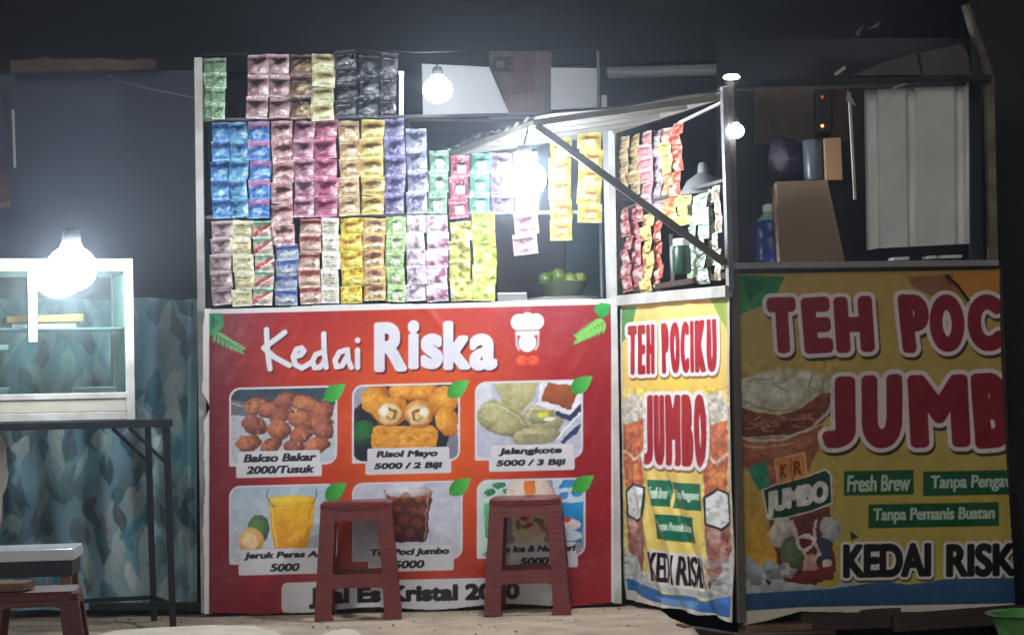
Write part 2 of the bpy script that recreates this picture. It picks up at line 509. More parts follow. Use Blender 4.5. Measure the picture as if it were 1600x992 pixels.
# raised concrete floor in front of the left stall: a fine relief sheet with a broken right edge
def slab():
    gx = np.arange(-4.2, 0.62, 0.03); gy = np.arange(-3.2, 1.25, 0.03)
    X, Y = np.meshgrid(gx, gy)
    edge = 0.56 + 0.10 * (vnoise(Y * 2, Y * 0, 5) - .5) + np.where(Y < -0.5, (Y + 0.5) * -0.10, 0)
    X = np.minimum(X, edge)
    Z = 0.018 * (vnoise(X * 1.7, Y * 1.7, 6) - .5) + 0.008 * (vnoise(X * 9, Y * 9, 7) - .5)
    Z = np.where(Y > -0.1, -0.005, Z)
    h, w = X.shape; idx = np.arange(h * w).reshape(h, w)
    co = np.stack([X, Y, Z], -1).reshape(-1, 3)
    q = np.stack([idx[:-1, :-1], idx[:-1, 1:], idx[1:, 1:], idx[1:, :-1]], -1).reshape(-1, 4)
    k = len(co); low = co[idx[:, -1]].copy(); low[:, 2] = -0.15; co = np.concatenate([co, low])
    sid = np.stack([idx[:-1, -1], k + np.arange(h - 1), k + 1 + np.arange(h - 1), idx[1:, -1]], -1)
    me = fast_mesh('concrete_floor', co, np.concatenate([q, sid])); me.materials.append(CONC)
    o = bpy.data.objects.new('concrete_floor', me); COL.objects.link(o); o['kind'] = 'structure'
slab()

def patch(name, pix, z, m_, th=0.03):
    pts = [G(u, v, z) for u, v in pix]
    return structure(name, MB().prism(pts, (0, 0, -th)), m_)
patch('cement_patch', [(150, 992), (180, 984), (260, 979), (330, 976), (395, 977), (430, 985), (447, 995), (460, 1010), (130, 1010)], 0.034,
      mat('pale_cement', (218, 208, 190), 0.9, 0, 0.15, 8, 0.5, bscale=70))
patch('cement_lump', [(505, 990), (520, 984), (540, 981), (556, 984), (566, 992), (566, 1004), (505, 1004)], 0.03,
      mat('pale_cement', (190, 180, 164)), 0.015)

# the dark building behind
w_ = thing('building_wall', 'dark sooty plaster wall of the building rising behind both stalls', 'wall', (0, 1.5, 0))
MB().box((-4.5, 1.45, -0.15), (5.5, 1.65, 5.0)).build('wall', WALLM, w_)
MB().box((-4.5, 1.40, 2.36), (5.5, 1.46, 2.44)).build('ledge', WALLM, w_)
w2 = MB().box((1.83, -0.10, -0.14), (4.2, 0.0, 4.0)).build('darkness_sheet', mat('black_sheet', (24, 24, 30), 0.8, 0, 0.3, 2, 0.2))  # black sheet added to stand in for the darkness on the right
tag(w2, 'nearly black tall sheet added for the darkness right of the drink booth', 'dark sheet')

# ------------------------------------------------------------------ lamps
def bulb(u, v, y, r, power, label, anchor=None, sockh=0.05, tint=(240, 248, 255), up=True):
    c = P(u, v, y)
    t = thing('light_bulb', label, 'light bulb', c, 'lit lamps hanging over the stalls')
    em = mat('lit_globe_%d' % int(power), (235, 240, 245), 0.4, 0, 0, 5, 0, emit=(tint, power))
    g = MB().lathe(c, [(0.002, -r * .9)] + [(r * math.sin(a), -r * .9 * math.cos(a)) for a in np.linspace(.35, 2.68, 9)] + [(r * .38, r * .98)], 16)
    g.build('globe', em, t)
    MB().lathe(c, [(r * .39, r * .985), (r * .38, r * 1.2), (r * .32, r * 1.5), (r * .26, r * 1.55)], 12).build('socket', mat('grey_socket', (120, 122, 126), .5, 0, .1, 9, 0), t)
    if anchor is not None:
        a = Vector(anchor); b = c + Vector((0, 0, r * 1.6))
        pts = [a.lerp(b, k / 8) - Vector((0, 0, 0.12 * (a - b).length * math.sin(math.pi * k / 8) * (0 if abs(a.x - b.x) < .05 else 1))) for k in range(9)]
        MB().tube(pts, 0.0035, 6).build('cord', CORD, t)
    return t

flap_y = B.y
bulb(820, 280, flap_y + 0.05, 0.076, 262, 'big round lit bulb hanging under the awning in front of the yellow sachets', P(826, 196, flap_y + 0.05))
bulb(684, 141, 0.25, 0.060, 52, 'lit bulb in front of the slanted white board at the top of the left stall', P(676, 80, 0.25))
bulb(112, 420, -0.74, 0.090, 100, 'lit bulb glaring in front of the glass food case at the far left', P(112, 398, -0.66))
bulb(1150, 205, B.y - .045, 0.029, 12, 'small lit bulb beside the front corner post of the drink booth', P(1148, 134, B.y - .03))
o = MB().lathe(P(1143, 121, -0.86), [(0.004, -.010), (0.026, -.006), (0.031, 0.0), (0.024, 0.008), (0.005, .011)], 16).build(
    'lamp', mat('lit_lens', (240, 240, 240), 0.4, 0, 0, 5, 0, emit=((240, 245, 255), 6)))
tag(o, 'small flat oval lamp shining on top of the corner post', 'lamp', 'lit lamps hanging over the stalls')
t = thing('white_strip', 'short upright white tube lamp beside the dark sachets', 'tube lamp', P(627, 186, 0.3), 'lit lamps hanging over the stalls')
MB().tube([P(627, 184, .3), P(627, 117, .3)], 0.0085, 8).build('tube', mat('glowing_strip', (240, 240, 240), 0.4, 0, 0, 5, 0, emit=((240, 240, 255), 2.2)), t)  # glow added so that the white edge strip reads bright
MB().beam(P(627, 190, .3), P(627, 184, .3), .022).build('end_cap', PLASTIC_WHITE, t)
MB().beam(P(627, 117, .3), P(627, 112, .3), .022).build('end_cap', PLASTIC_WHITE, t)

# ------------------------------------------------------------------ left stall
st = thing('food_stall', 'food stall with metal posts, hanging rails and counter behind the red menu banner', 'stall', (-0.4, 0.3, 0))
def part(mb, name, m_, parent, bevel=0.0015, **k): return mb.build(name, m_, parent, bevel=bevel, **k)
part(MB().beam(P(310, 91, .03), P(321, 957, .03), 0.030, 0.03), 'post', WHITE_METAL, st)
part(MB().beam(P(944, 150, .03), P(962, 942, .03), 0.020, 0.04), 'post', ALU, st)
part(MB().beam(P(955, 205, .01), P(966, 942, .01), 0.026, 0.03), 'post', WHITE_METAL, st)
part(MB().beam(P(934, 80, .5), P(940, 470, .5), 0.012, 0.012), 'post', GREY_METAL, st)
part(MB().beam(P(318, 188, .045), P(944, 177, .045), 0.012, 0.015), 'hanging_rail', GREY_METAL, st)
part(MB().beam(P(318, 340, .045), P(944, 331, .045), 0.014, 0.015), 'hanging_rail', GREY_METAL, st)
part(MB().beam(P(312, 86, .045), P(640, 80, .045), 0.008, 0.01), 'hanging_rail', BLACK_STEEL, st)
part(MB().beam(P(640, 82, .045), P(944, 74, .5), 0.006, 0.006), 'hanging_rail', BLACK_STEEL, st)
ct = P(640, 478, 0).z
part(MB().box((-1.19, 0.02, ct - .03), (0.42, 0.66, ct)), 'counter_top', WHITE_METAL, st)
part(MB().box((-1.17, 0.035, 0.0), (0.40, 0.05, ct - .032)), 'front_panel', BROWN_BOARD, st)
part(MB().box((-1.20, 0.06, 0.0), (-1.185, 1.0, 2.10)), 'side_panel', DARK_PAINT, st)
part(MB().box((-1.20, 0.98, 0.0), (0.62, 1.0, 2.05)), 'back_panel', mat('slate_panel', (50, 56, 66), 0.7, 0, 0.2, 3, 0.1), st)
q = [P(778, 338, .8), P(882, 335, .8), P(882, 480, .8), P(778, 480, .8)]
part(MB().prism(q, (0, .02, 0)), 'inner_panel', BROWN_BOARD, st)
q = [P(884, 300, .82), P(952, 298, .82), P(952, 480, .82), P(884, 480, .82)]
part(MB().prism(q, (0, .02, 0)), 'inner_panel', TEAL, st)

def board(name, pix, y, m_, label, cat, th=0.012, group=None):
    o = MB().prism([P(u, v, y) for u, v in pix], (0, th, 0)).build(name, m_, bevel=0.001)
    return tag(o, label, cat, group)
board('white_board', [(659, 100), (764, 105), (797, 180), (661, 184)], .72, BOARD_WHITE, 'slanted white board lit up behind the upper bulb of the left stall', 'board')
board('white_board', [(861, 106), (937, 107), (938, 168), (861, 172)], .64, BOARD_WHITE, 'square pale grey board left of the long tube fitting', 'board')
t = thing('tube_fitting', 'long unlit grey tube light fitting above the awning', 'light fitting', P(1040, 120, .55))
MB().tube([P(950, 116, .55), P(1128, 112, .55)], 0.021, 10).build('tube', mat('unlit_tube', (150, 152, 156), 0.4, 0, .1, 6, 0.05), t)
part(MB().beam(P(948, 112, .58), P(1130, 107, .58), 0.03, 0.03), 'batten', GREY_METAL, t)

# left dark cloth wall and the plank over it
tl = MB()
xs = np.linspace(-50, 306, 60)
top = [P(u, 112 - .02 * u + 4, .22) for u in xs]; bot = [P(u, 530, .22) for u in xs]
for i, u in enumerate(xs):
    off = 0.004 * math.sin(u * .03)
    top[i] = top[i] + Vector((0, off * .3, 0)); bot[i] = bot[i] + Vector((0, off, 0))
n = len(xs)
tl.add(top + bot + [p + Vector((0, .006, 0)) for p in top + bot],
       [(i, i + 1, n + i + 1, n + i) for i in range(n - 1)] + [(2 * n + i, 3 * n + i, 3 * n + i + 1, 2 * n + i + 1) for i in range(n - 1)])
tl.sm = True
tag(tl.build('dark_tarpaulin', mat('navy_tarpaulin', (45, 52, 69), 0.6, 0, 0.2, 3, 0.15)), 'plain dark navy tarpaulin hung as a wall behind the glass food case', 'tarpaulin')
mb = MB(); pts = [(16, 95), (60, 93), (72, 88), (82, 93), (150, 92), (156, 89), (166, 92), (200, 95), (236, 90), (244, 96), (240, 107), (130, 110), (36, 112), (16, 114)]
tag(mb.prism([P(u, v, .15) for u, v in pts], (0, .05, 0)).build('wooden_plank', DARK_WOOD), 'rough brown plank along the top of the dark tarpaulin', 'plank')
o = MB().tube([P(20, 172, .1), P(23, 262, .1)], .006, 8).build('metal_rod', ALU); tag(o, 'thin pale metal rod hanging at the far left edge', 'rod')
mb = MB(); nn = 14
a = [P(-30 + 48 * math.sin(k / nn * 1.5), 205 + k / nn * 118, .05 + .02 * math.sin(k * 1.3)) for k in range(nn + 1)]
mb.add(a + [p + Vector((-.3, .06, -.02)) for p in a], [(i, i + 1, nn + 2 + i, nn + 1 + i) for i in range(nn)]); mb.sm = True
tag(mb.build('cloth', mat('dusty_red_cloth', (96, 62, 66), 0.9, 0, .2, 10, .3)), 'dusty red cloth edge hanging at the far left', 'cloth')
cp = [P(303, 153, .03), P(270, 146, .04), P(230, 138, .08), P(190, 128, .12), P(168, 118, .16)]
tag(MB().tube(cp, .0032, 6).build('cable', mat('pale_cable', (92, 97, 110), .5, 0, .1, 10, 0)), 'pale thin cable running from the stall post to the dark tarpaulin', 'cable')

# ------------------------------------------------------------------ drink booth
bt = thing('drink_booth', 'drink booth with metal posts, an open side and a propped up awning flap', 'booth', (B.x, B.y, 0))
# corner post, dark front post and right post
part(MB().beam(S(1131, 136, .012), S(1141, 455, .012), .022, .022, side=SN), 'post', ALU, bt)
part(MB().beam(D(1140, 130, .01), D(1158, 972, .01), .028, .03, side=DN), 'post', mat('brown_grey_post', (112, 103, 94), .6, .2, .25, 9, .2), bt)
part(MB().beam(D(1545, 118, -.03), D(1551, 412, -.03), .03, .03, side=DN), 'post', mat('mottled_post', (128, 120, 104), .6, .2, .4, 16, .3), bt)
part(MB().beam(D(1520, 128, -.10), D(1525, 408, -.10), .045, .03, side=DN), 'post', DARK_PAINT, bt)
MB().tube([D(1509, 8, -.03), D(1520, 45, -.03), D(1534, 82, -.03), D(1545, 122, -.03)], .018, 9, .022).build('leaning_pole', mat('bamboo', (104, 98, 88), .6, 0, .35, 18, .3), bt)
part(MB().beam(D(1134, 132, 0), D(1548, 122, 0), .022, .03, side=DN), 'beam', mat('dark_metal', (56, 56, 62), .5, .3, .25, 9, .1), bt)
part(MB().beam(D(1140, 141, .0), D(1328, 137, .0), .006, .01, side=DN), 'beam', GREY_METAL, bt)
part(MB().beam(D(1128, 416, .025), D(1558, 411, .025), .022, .03, side=DN), 'counter_rail', ALU, bt)
part(MB().beam(S(966, 470, .02), S(1139, 455, .02), .040, .03, side=SN), 'counter_rail', WHITE_METAL, bt)
part(MB().beam(S(966, 200, -.01), S(1131, 142, -.01), .02, .02, side=SN), 'beam', GREY_METAL, bt)
part(MB().beam(S(968, 328, -.03), S(1131, 282, -.03), .012, .012, side=SN), 'hanging_rail', GREY_METAL, bt)
part(MB().beam(S(966, 205, -.02), S(975, 940, -.02), .03, .03, side=SN), 'post', GREY_METAL, bt)
zc = D(1300, 416, 0).z
ins = [(A + Vector((.03, 0, 0))), (B + Vector((.02, .03, 0))), (C + Vector((-.04, .03, 0))), Vector((C.x - .1, .35, 0)), Vector((A.x + .03, .35, 0))]
part(MB().prism([(p.x, p.y, zc - .035) for p in ins], (0, 0, .022)), 'counter_top', DARK_WOOD, bt)
part(MB().prism([D(1150, 422, -.03), D(1566, 418, -.03), D(1584, 935, -.03), D(1165, 960, -.03)], Vector(DN) * -.012), 'front_panel', BROWN_BOARD, bt)
part(MB().prism([S(970, 480, -.05), S(1138, 462, -.05), S(1146, 962, -.05), S(976, 935, -.05)], Vector(SN) * -.012), 'side_panel', BROWN_BOARD, bt)
q = [P(1120, 60, .38), P(1640, 60, .38), P(1640, 700, .38), P(1120, 700, .38)]
part(MB().prism(q, (0, .015, 0)), 'back_panel', mat('booth_back', (48, 50, 58), .8, 0, .25, 3, .2), bt)
q = [P(1180, 132, .1), P(1325, 128, .1), P(1325, 222, .1), P(1180, 226, .1)]
part(MB().prism(q, (0, .02, 0)), 'shelf_board', mat('brown_shelf', (74, 58, 46), .8, 0, .3, 7, .2), bt)
part(MB().beam(D(1327, 145, .0), D(1336, 312, .0), .010, .010, side=DN), 'prop', WHITE_METAL, bt)
part(MB().add([D(1324, 140, .012), D(1338, 166, .012), D(1322, 158, .012), D(1324, 140, -.002), D(1338, 166, -.002), D(1322, 158, -.002)],
     [(0, 1, 2), (3, 5, 4), (0, 3, 4, 1), (1, 4, 5, 2), (2, 5, 3, 0)]), 'bracket', WHITE_METAL, bt, 0)
# roof sheets, dark and tilted, over the right half
dv = Vector(DN) * -.28
rs = mat('grey_roof_sheet', (92, 88, 88), .55, 0, .2, 6, .2)
part(MB().prism([D(1331, 119, .02), D(1380, 98, .02), D(1432, 83, .02), D(1440, 118, .02)], dv), 'roof_sheet', rs, bt, .001)
part(MB().prism([D(1437, 84, .0), D(1500, 69, .0), D(1511, 79, .0), D(1518, 121, .0), D(1443, 121, .0)], dv), 'roof_sheet', rs, bt, .001)
part(MB().beam(D(1305, 117, .0), D(1320, 106, .0), .012, .012), 'bracket', WHITE_METAL, bt, 0)
for (a1, b1, c1) in (((1335, 52), (1350, 38), (1342, 58)), ((1352, 48), (1378, 32), (1372, 42))):
    mbx = MB().prism([P(*a1, .9), P(*b1, .9), P(*c1, .9)], (0, .01, 0))
    tag(mbx.build('torn_scrap', mat('scrap', (110, 112, 108), .7, 0, .2, 12, .2)), ('narrow' if a1[0] == 1335 else 'wide') + ' torn grey scrap of sheet caught on the wall above the booth', 'scrap')

# awning flap: hinged along the side opening, outer edge held by the brace
fl = bpy.data.objects.new('awning_flap', None); COL.objects.link(fl); fl.parent = bt
h0 = S(1128, 152, .01); h1 = S(960, 206, .01)
o0 = P(838, 192, flap_y); o1 = P(704, 241, 0.02)
# keep it a rectangle: outer corners are the hinge corners moved by one vector
off = (o0 - h0); o1 = h1 + off * ((o1 - h1).length / off.length)
FL = Matrix.Identity(4)
fl.matrix_parent_inverse = parent_world(bt).inverted()
class FlapMB(MB): pass
def fpart(mb, name, m_, bevel=.0015):
    o = mb.build(name, m_, None, bevel=bevel); o.parent = fl; return o
up = (h1 - h0).cross(off).normalized(); up = up if up.z > 0 else -up
frame_m = mat('galvanised_bar', (128, 124, 118), .45, .35, .2, 14, .12)
fpart(MB().beam(h0, o0, .022, .022, side=up), 'frame_bar', frame_m)
fpart(MB().beam(h1, o1, .022, .022, side=up), 'frame_bar', frame_m)
fpart(MB().beam(o0, o1, .024, .022, side=up), 'frame_bar', frame_m)
fpart(MB().beam(h0 + off * .02, h1 + off * .02, .018, .02, side=up), 'frame_bar', frame_m)
for k in (.25, .5, .75):
    fpart(MB().beam(h0.lerp(h1, k), o0.lerp(o1, k), .016, .016, side=up), 'rib', frame_m)
# ribbed covering sheet on top, with its own waves
mb = MB(); NW, NL = 46, 8; pv = []
for layer in (0.0, 0.004):
    for i in range(NW + 1):
        for j in range(NL + 1):
            p = h0.lerp(h1, i / NW) + off * (j / NL * 1.03)
            pv.append(p + up * (.018 + layer + .005 * math.sin(i * 1.3) + .006 * math.sin(j * 1.1 + i * .2)))
kk = (NW + 1) * (NL + 1)
fq = []
for i in range(NW):
    for j in range(NL):
        a = i * (NL + 1) + j
        fq.append((a, a + 1, a + NL + 2, a + NL + 1)); fq.append((kk + a, kk + a + NL + 1, kk + a + NL + 2, kk + a + 1))
mb.add(pv, fq); mb.sm = True
fpart(mb, 'sheet', mat('dusty_sheet', (74, 68, 64), .6, 0, .2, 7, .2), 0)
part(MB().beam(o0 + Vector((0, 0, -.01)), D(1132, 411, .045), .026, .022, side=(0, 1, 0)), 'brace', mat('brown_brace', (86, 78, 72), .5, .3, .2, 12, .1), bt)
part(MB().beam(S(1062, 192, .02), S(1128, 160, .02), .010, .01, side=SN), 'stay', WHITE_METAL, bt)

# timbers under the drink booth
for k, (u0, v0, u1, v1, w, h) in enumerate(((1160, 983, 1262, 979, .035, .10), (1245, 968, 1400, 962, .07, .12), (1390, 972, 1600, 958, .06, .10), (1150, 996, 1300, 990, .03, .10), (1060, 984, 1150, 998, .04, .08))):
    y = B.y + (.02 if k == 0 else .12 if k in (1, 2) else -.05)
    o = MB().beam(P(u0, v0, y), P(u1, v1, y + .05), w, h).build('timber', DARK_WOOD if k != 0 else WOOD, bevel=.004)
    tag(o, ['pale timber under the corner of the drink booth', 'thick dark timber under the middle of the drink booth', 'long dark timber under the right end of the drink booth',
            'thin timber lying lowest below the drink booth corner', 'short timber at the broken concrete edge'][k], 'timber', 'timbers under the drink booth')

# ------------------------------------------------------------------ red menu banner
def kedai():
    SL = 0.0245
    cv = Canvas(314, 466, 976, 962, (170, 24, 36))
    X, Y = cv.X, cv.Y                                  # straightened pixels: v + SL*(u-640)
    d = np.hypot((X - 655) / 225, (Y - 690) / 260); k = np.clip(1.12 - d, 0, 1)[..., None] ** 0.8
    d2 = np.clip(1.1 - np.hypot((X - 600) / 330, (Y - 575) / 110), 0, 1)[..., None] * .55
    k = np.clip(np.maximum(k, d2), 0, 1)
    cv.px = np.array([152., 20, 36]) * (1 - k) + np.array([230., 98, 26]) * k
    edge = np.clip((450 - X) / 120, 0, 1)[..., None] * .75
    cv.px = cv.px * (1 - edge) + np.array([116., 30, 50]) * edge  # darker left side: deeper printed red plus weaker light put into the colour
    cv.speckle(10, 9, 3)
    NAMES = {0: ('sheet', None)}
    def region(i, nm, lb=None): cv.cur = i; NAMES[i] = (nm, lb)
    # white hem
    region(1, 'hem')
    for r_ in ((310, 466, 980, 483), (310, 466, 327, 962), (955, 466, 980, 962)): cv.rrect(*r_, (220, 218, 216))
    # leaf sprigs
    def leaf(cx, cy, L, w, rot, c1=(50, 150, 60), c2=(150, 205, 110)):
        c_, s_ = math.cos(math.radians(rot)), math.sin(math.radians(rot)); pts = []
        for t in np.linspace(0, 1, 12): pts.append((t, w / L * math.sin(math.pi * t ** .8)))
        for t in np.linspace(1, 0, 12): pts.append((t, -w / L * math.sin(math.pi * t ** .8)))
        q = [(cx + L * (a * c_ - b * s_), cy + L * (a * s_ + b * c_)) for a, b in pts]
        cv.poly(q, c1, col2=c2, axis='x'); cv.stroke([(cx, cy), (cx + L * .85 * c_, cy + L * .85 * s_)], .9, (120, 190, 110), .7)
    region(2, 'leaf_sprig', 'pale green leaf sprig in the upper left corner of the banner')
    cv.poly([(327, 482), (348, 482), (350, 500), (340, 514), (327, 517)], (32, 130, 78), col2=(60, 160, 100))
    cv.poly([(331, 484), (343, 496), (331, 508)], (20, 100, 60))
    cv.stroke([(334, 512), (352, 530), (376, 541)], 1.2, (60, 140, 80))
    for i in range(8):
        x, y = 335 + i * 5.4, 514 + i * 3.6
        leaf(x, y, 15 - i * .4, 2.5, 92 - i * 7, (40, 140, 70), (130, 200, 140)); leaf(x + 1, y, 13 - i * .3, 2.3, 2 - i * 2, (60, 160, 80), (150, 210, 150))
    region(3, 'leaf_sprig', 'bright green leaf sprig in the upper right corner of the banner')
    cv.poly([(927, 489), (938, 480), (952, 482), (952, 497), (941, 506), (934, 500)], (40, 170, 70), col2=(30, 140, 60))
    cv.stroke([(944, 508), (928, 526), (904, 538)], 1.3, (70, 160, 60))
    for i in range(8):
        x, y = 944 - i * 5.2, 509 + i * 3.8
        leaf(x, y, 21 - i * .7, 3.5, 96 + i * 7, (70, 170, 60), (140, 205, 90)); leaf(x, y, 17 - i * .4, 3.1, 190 + i * 3, (80, 180, 70), (150, 210, 100))
    # title
    def z7(p): u = 310 + p[0] / 3.306; v = 460 + p[1] / 3.306; return (u, v + SL * (u - 640))
    region(4, 'title_lettering', 'white lettering reading Kedai Riska')
    K = [[(352, 182), (356, 280), (370, 384)], [(446, 196), (395, 235), (338, 276), (395, 325), (470, 366)],
         [(490, 322), (530, 312), (546, 292), (532, 276), (506, 284), (490, 320), (500, 362), (535, 380), (582, 352)],
         [(634, 300), (606, 310), (590, 345), (600, 378), (628, 376), (650, 345)], [(648, 204), (650, 300), (660, 376)],
         [(760, 288), (728, 298), (706, 340), (714, 374), (742, 368), (768, 320)], [(770, 286), (774, 340), (790, 376)],
         [(822, 288), (822, 376)], [(822, 236), (823, 238)]]
    for dx, dy, c in ((2.2, 2.6, (92, 14, 26)), (0, 0, (220, 218, 227))):
        for s_ in K:
            q = [z7(p) for p in s_]; q = [(a + dx, b + dy) for a, b in q]
            cv.stroke(q, 8.6, c)
    for dx, dy, gw, c in ((2.5, 3, 5.4, (84, 12, 24)), (0, 0, 4.8, (219, 215, 226))):
        for ch, u0, v0, u1, v1 in (('R', 584, 503, 636, 581), ('i', 637, 500, 655, 577), ('s', 657, 521, 692, 577), ('k', 692, 501, 735, 578), ('a', 733, 521, 777, 579)):
            uc = (u0 + u1) / 2; sh = SL * (uc - 640)
            cv.text(ch, u0 + dx, v0 + sh + dy, u1 + dx, v1 + sh + dy, c, grow=gw)
    # chef emblem
    region(5, 'chef_emblem', 'white chef hat emblem with an orange bow')
    w = (236, 234, 240); e = 4.5
    
    for cx, cy, r in ((811, 503, 13), (824, 500, 12), (837, 503, 13)): cv.ell(cx, cy + e, r, r, w)
    cv.rrect(806, 503 + e, 842, 516 + e, w, 2); cv.stroke([(806, 516 + e), (842, 516 + e)], 1.2, (120, 60, 60))
    cv.rrect(805, 517 + e, 843, 524 + e, (225, 222, 230), 2)
    for sx in (-1, 1): cv.stroke([(824 + sx * 17, 522 + e), (824 + sx * 17, 538 + e), (824 + sx * 13, 546 + e)], 3.4, (200, 180, 185))
    cv.ell(824, 535 + e, 14, 15, (222, 216, 224)); cv.ell(819, 532 + e, 3.2, 2.2, (208, 200, 210)); cv.ell(829, 532 + e, 3.2, 2.2, (208, 200, 210)); cv.stroke([(819, 541 + e), (824, 543 + e), (829, 541 + e)], 1.6, (206, 196, 206))
    for sx in (-1, 1): cv.ell(824.5 + sx * 9, 563 + e, 9.5, 8, (240, 96, 36), (215, 62, 22), rot=sx * -18)
    cv.stroke([(818, 561 + e), (824, 565 + e), (832, 560 + e)], 2.2, (190, 40, 20))
    # menu panels
    lav = (198, 198, 212); cw = (214, 212, 217)
    def panel(i, u0, v0, u1, v1, c0, c1, cv0, cv1, label, t1, t2, pic, x1, x2):
        region(i, 'menu_panel', label)
        cv.rrect(u0 - 3, v0 - 3, u1 + 3, v1 + 3, cw, 17); cv.rrect(c0 - 3, cv0 - 2, c1 + 3, cv1 + 2, cw, 3)
        cv.rrect(u0 - 3, v1 - 30, u0 + 20, v1 + 3, cw, 3)
        cv.clip = cv.mrect(u0, v0, u1, v1, 14)
        pic(u0, v0, u1, v1); cv.warp(u0, v0, u1, v1, 3.2, 9, i); cv.warp(u0, v0, u1, v1, 1.3, 3, i + 20); cv.grain(u0, v0, u1, v1, .07, 9, i); cv.grain(u0, v0, u1, v1, .05, 2.2, i + 40); cv.clip = None
        cv.rrect(c0, cv0, c1, cv1, cw, 3)
        cv.text(t1, x1[0], cv0 + 4, x1[1], cv0 + 4 + 13.5, (24, 24, 28), grow=.95, shear=.22)
        cv.text(t2, x2[0], cv0 + 22.5, x2[1], cv0 + 22.5 + 13, (24, 24, 28), grow=.95, shear=.22)
    def ball(cx, cy, rx, ry, c=(176, 98, 58), ed=(84, 38, 30), rot=0, sd=1): cv.ell(cx, cy, rx, ry, c, ed, rot=rot, noise=.25, seed=sd, rim=1.6)
    def p1(a, b, c, d):
        cv.rrect(a, b, c, d, (188, 192, 202)); cv.rrect(a, b, c, b + 28, (56, 70, 84)); cv.poly([(a, b + 14), (a + 50, b + 26), (a + 40, b + 44), (a, b + 40)], (110, 112, 118))
        for q in (((357, 622), (410, 634)), ((362, 648), (390, 656)), ((360, 676), (390, 680))): cv.stroke(q, 2.2, (196, 176, 150))
        for i, (x, y, rx, ry) in enumerate(((400, 630, 20, 12), (420, 638, 18, 13), (448, 622, 20, 12), (478, 630, 22, 13), (505, 640, 18, 14), (440, 645, 20, 13), (470, 652, 21, 14), (500, 660, 20, 14),
                                          (398, 660, 20, 15), (436, 668, 19, 15), (472, 676, 20, 14), (506, 672, 16, 14), (388, 688, 19, 13), (424, 692, 18, 12), (460, 695, 18, 11), (496, 694, 20, 12))):
            ball(x, y - 2, rx, ry, ((206, 130, 88), (190, 112, 82), (172, 104, 88))[i % 3], (104, 54, 46), (i * 37) % 60 - 30, i)
        for i in range(40):
            x, y = RNG.uniform(385, 515), RNG.uniform(615, 698); cv.ell(x, y, RNG.uniform(1.5, 4), RNG.uniform(1, 2.4), (226, 160, 116) if i % 2 else (86, 40, 44), rot=RNG.uniform(0, 90), alpha=.55)
    def p2(a, b, c, d):
        cv.rrect(a, b, c, d, (34, 36, 46)); cv.poly([(a, b), (a + 34, b), (a, b + 36)], (150, 156, 170)); cv.ell(568, 675, 18, 20, (40, 110, 52), (20, 60, 30), rot=20)
        cv.poly([(700, 690), (726, 640), (726, 722), (690, 722)], (120, 124, 140))
        g = (238, 170, 66); ge = (178, 96, 26)
        for i, (x, y, rx, ry, r) in enumerate(((585, 622, 24, 20, -50), (632, 612, 26, 15, 10), (662, 612, 22, 15, -10), (692, 628, 22, 26, 50), (700, 660, 18, 24, -30), (610, 640, 30, 22, 10))): cv.ell(x, y, rx, ry, g, ge, rot=r, noise=.15, seed=i, rim=1.7)
        cv.rrect(580, 664, 683, 705, (222, 150, 52), 14); 
        for i in range(60): cv.ell(RNG.uniform(584, 679), RNG.uniform(666, 700), RNG.uniform(2, 6), RNG.uniform(1.5, 3), (246, 190, 90) if i % 2 else (190, 108, 34), rot=RNG.uniform(-40, 40), alpha=.5, soft=2)
        for x, y in ((608, 644), (655, 647)):
            s_ = 1 if x < 630 else -1
            cv.ell(x, y, 23, 22, (232, 168, 76), (176, 98, 34), noise=.12); cv.ell(x + s_, y + 2, 18, 16, (232, 214, 170), (206, 170, 110), noise=.25, seed=int(x))
            cv.ell(x - s_ * 6, y - 1, 10, 9, (244, 238, 224), (226, 206, 160), noise=.5); cv.stroke([(x + s_ * 2, y - 6), (x + s_ * 10, y - 2), (x + s_ * 7, y + 8)], 5, (150, 92, 58)); cv.stroke([(x - s_ * 3, y + 6), (x + s_ * 3, y + 11)], 4, (196, 142, 84)); cv.ell(x + s_ * 3, y + 1, 4, 3, (232, 196, 84), noise=.4)
    def p3(a, b, c, d):
        cv.rrect(a, b, c, d, (186, 190, 206)); cv.poly([(a, b), (a + 22, b), (a + 28, b + 60), (a, b + 40)], (210, 212, 224))
        g = (196, 190, 140); ge = (126, 122, 84)
        cv.poly([(768, 600), (842, 598), (832, 632), (812, 652), (786, 634)], g, col2=(160, 154, 104), noise=50)
        cv.ell(778, 656, 34, 25, g, ge, rot=18, noise=.2, rim=1.5); cv.ell(800, 668, 30, 16, (188, 182, 132), ge, rot=-10, noise=.2)
        cv.stroke([(750, 640), (772, 634), (800, 648), (822, 668)], 2.5, (216, 210, 166), .7)
        cv.ell(848, 658, 32, 21, (206, 200, 160), (130, 126, 92), rot=12, noise=.25); cv.ell(846, 656, 20, 11, (168, 170, 130), (110, 116, 80), noise=.6); cv.ell(848, 652, 9, 4, (214, 214, 70), noise=.4); cv.ell(858, 660, 8, 4, (234, 234, 214))
        cv.ell(836, 686, 40, 14, (196, 190, 146), (126, 122, 90), rot=-4, noise=.2); cv.ell(840, 690, 26, 7, (150, 146, 110), noise=.4)
        cv.poly([(846, 600), (916, 596), (902, 660), (838, 636)], (226, 226, 234)); cv.poly([(856, 602), (908, 610), (892, 646), (844, 630)], (166, 88, 48), col2=(140, 72, 40))
        cv.stroke([(872, 652), (890, 660), (912, 640)], 8, (44, 56, 92)); cv.stroke([(880, 696), (914, 666)], 6, (44, 56, 92)); cv.stroke([(872, 690), (906, 652)], 3, (232, 232, 240))
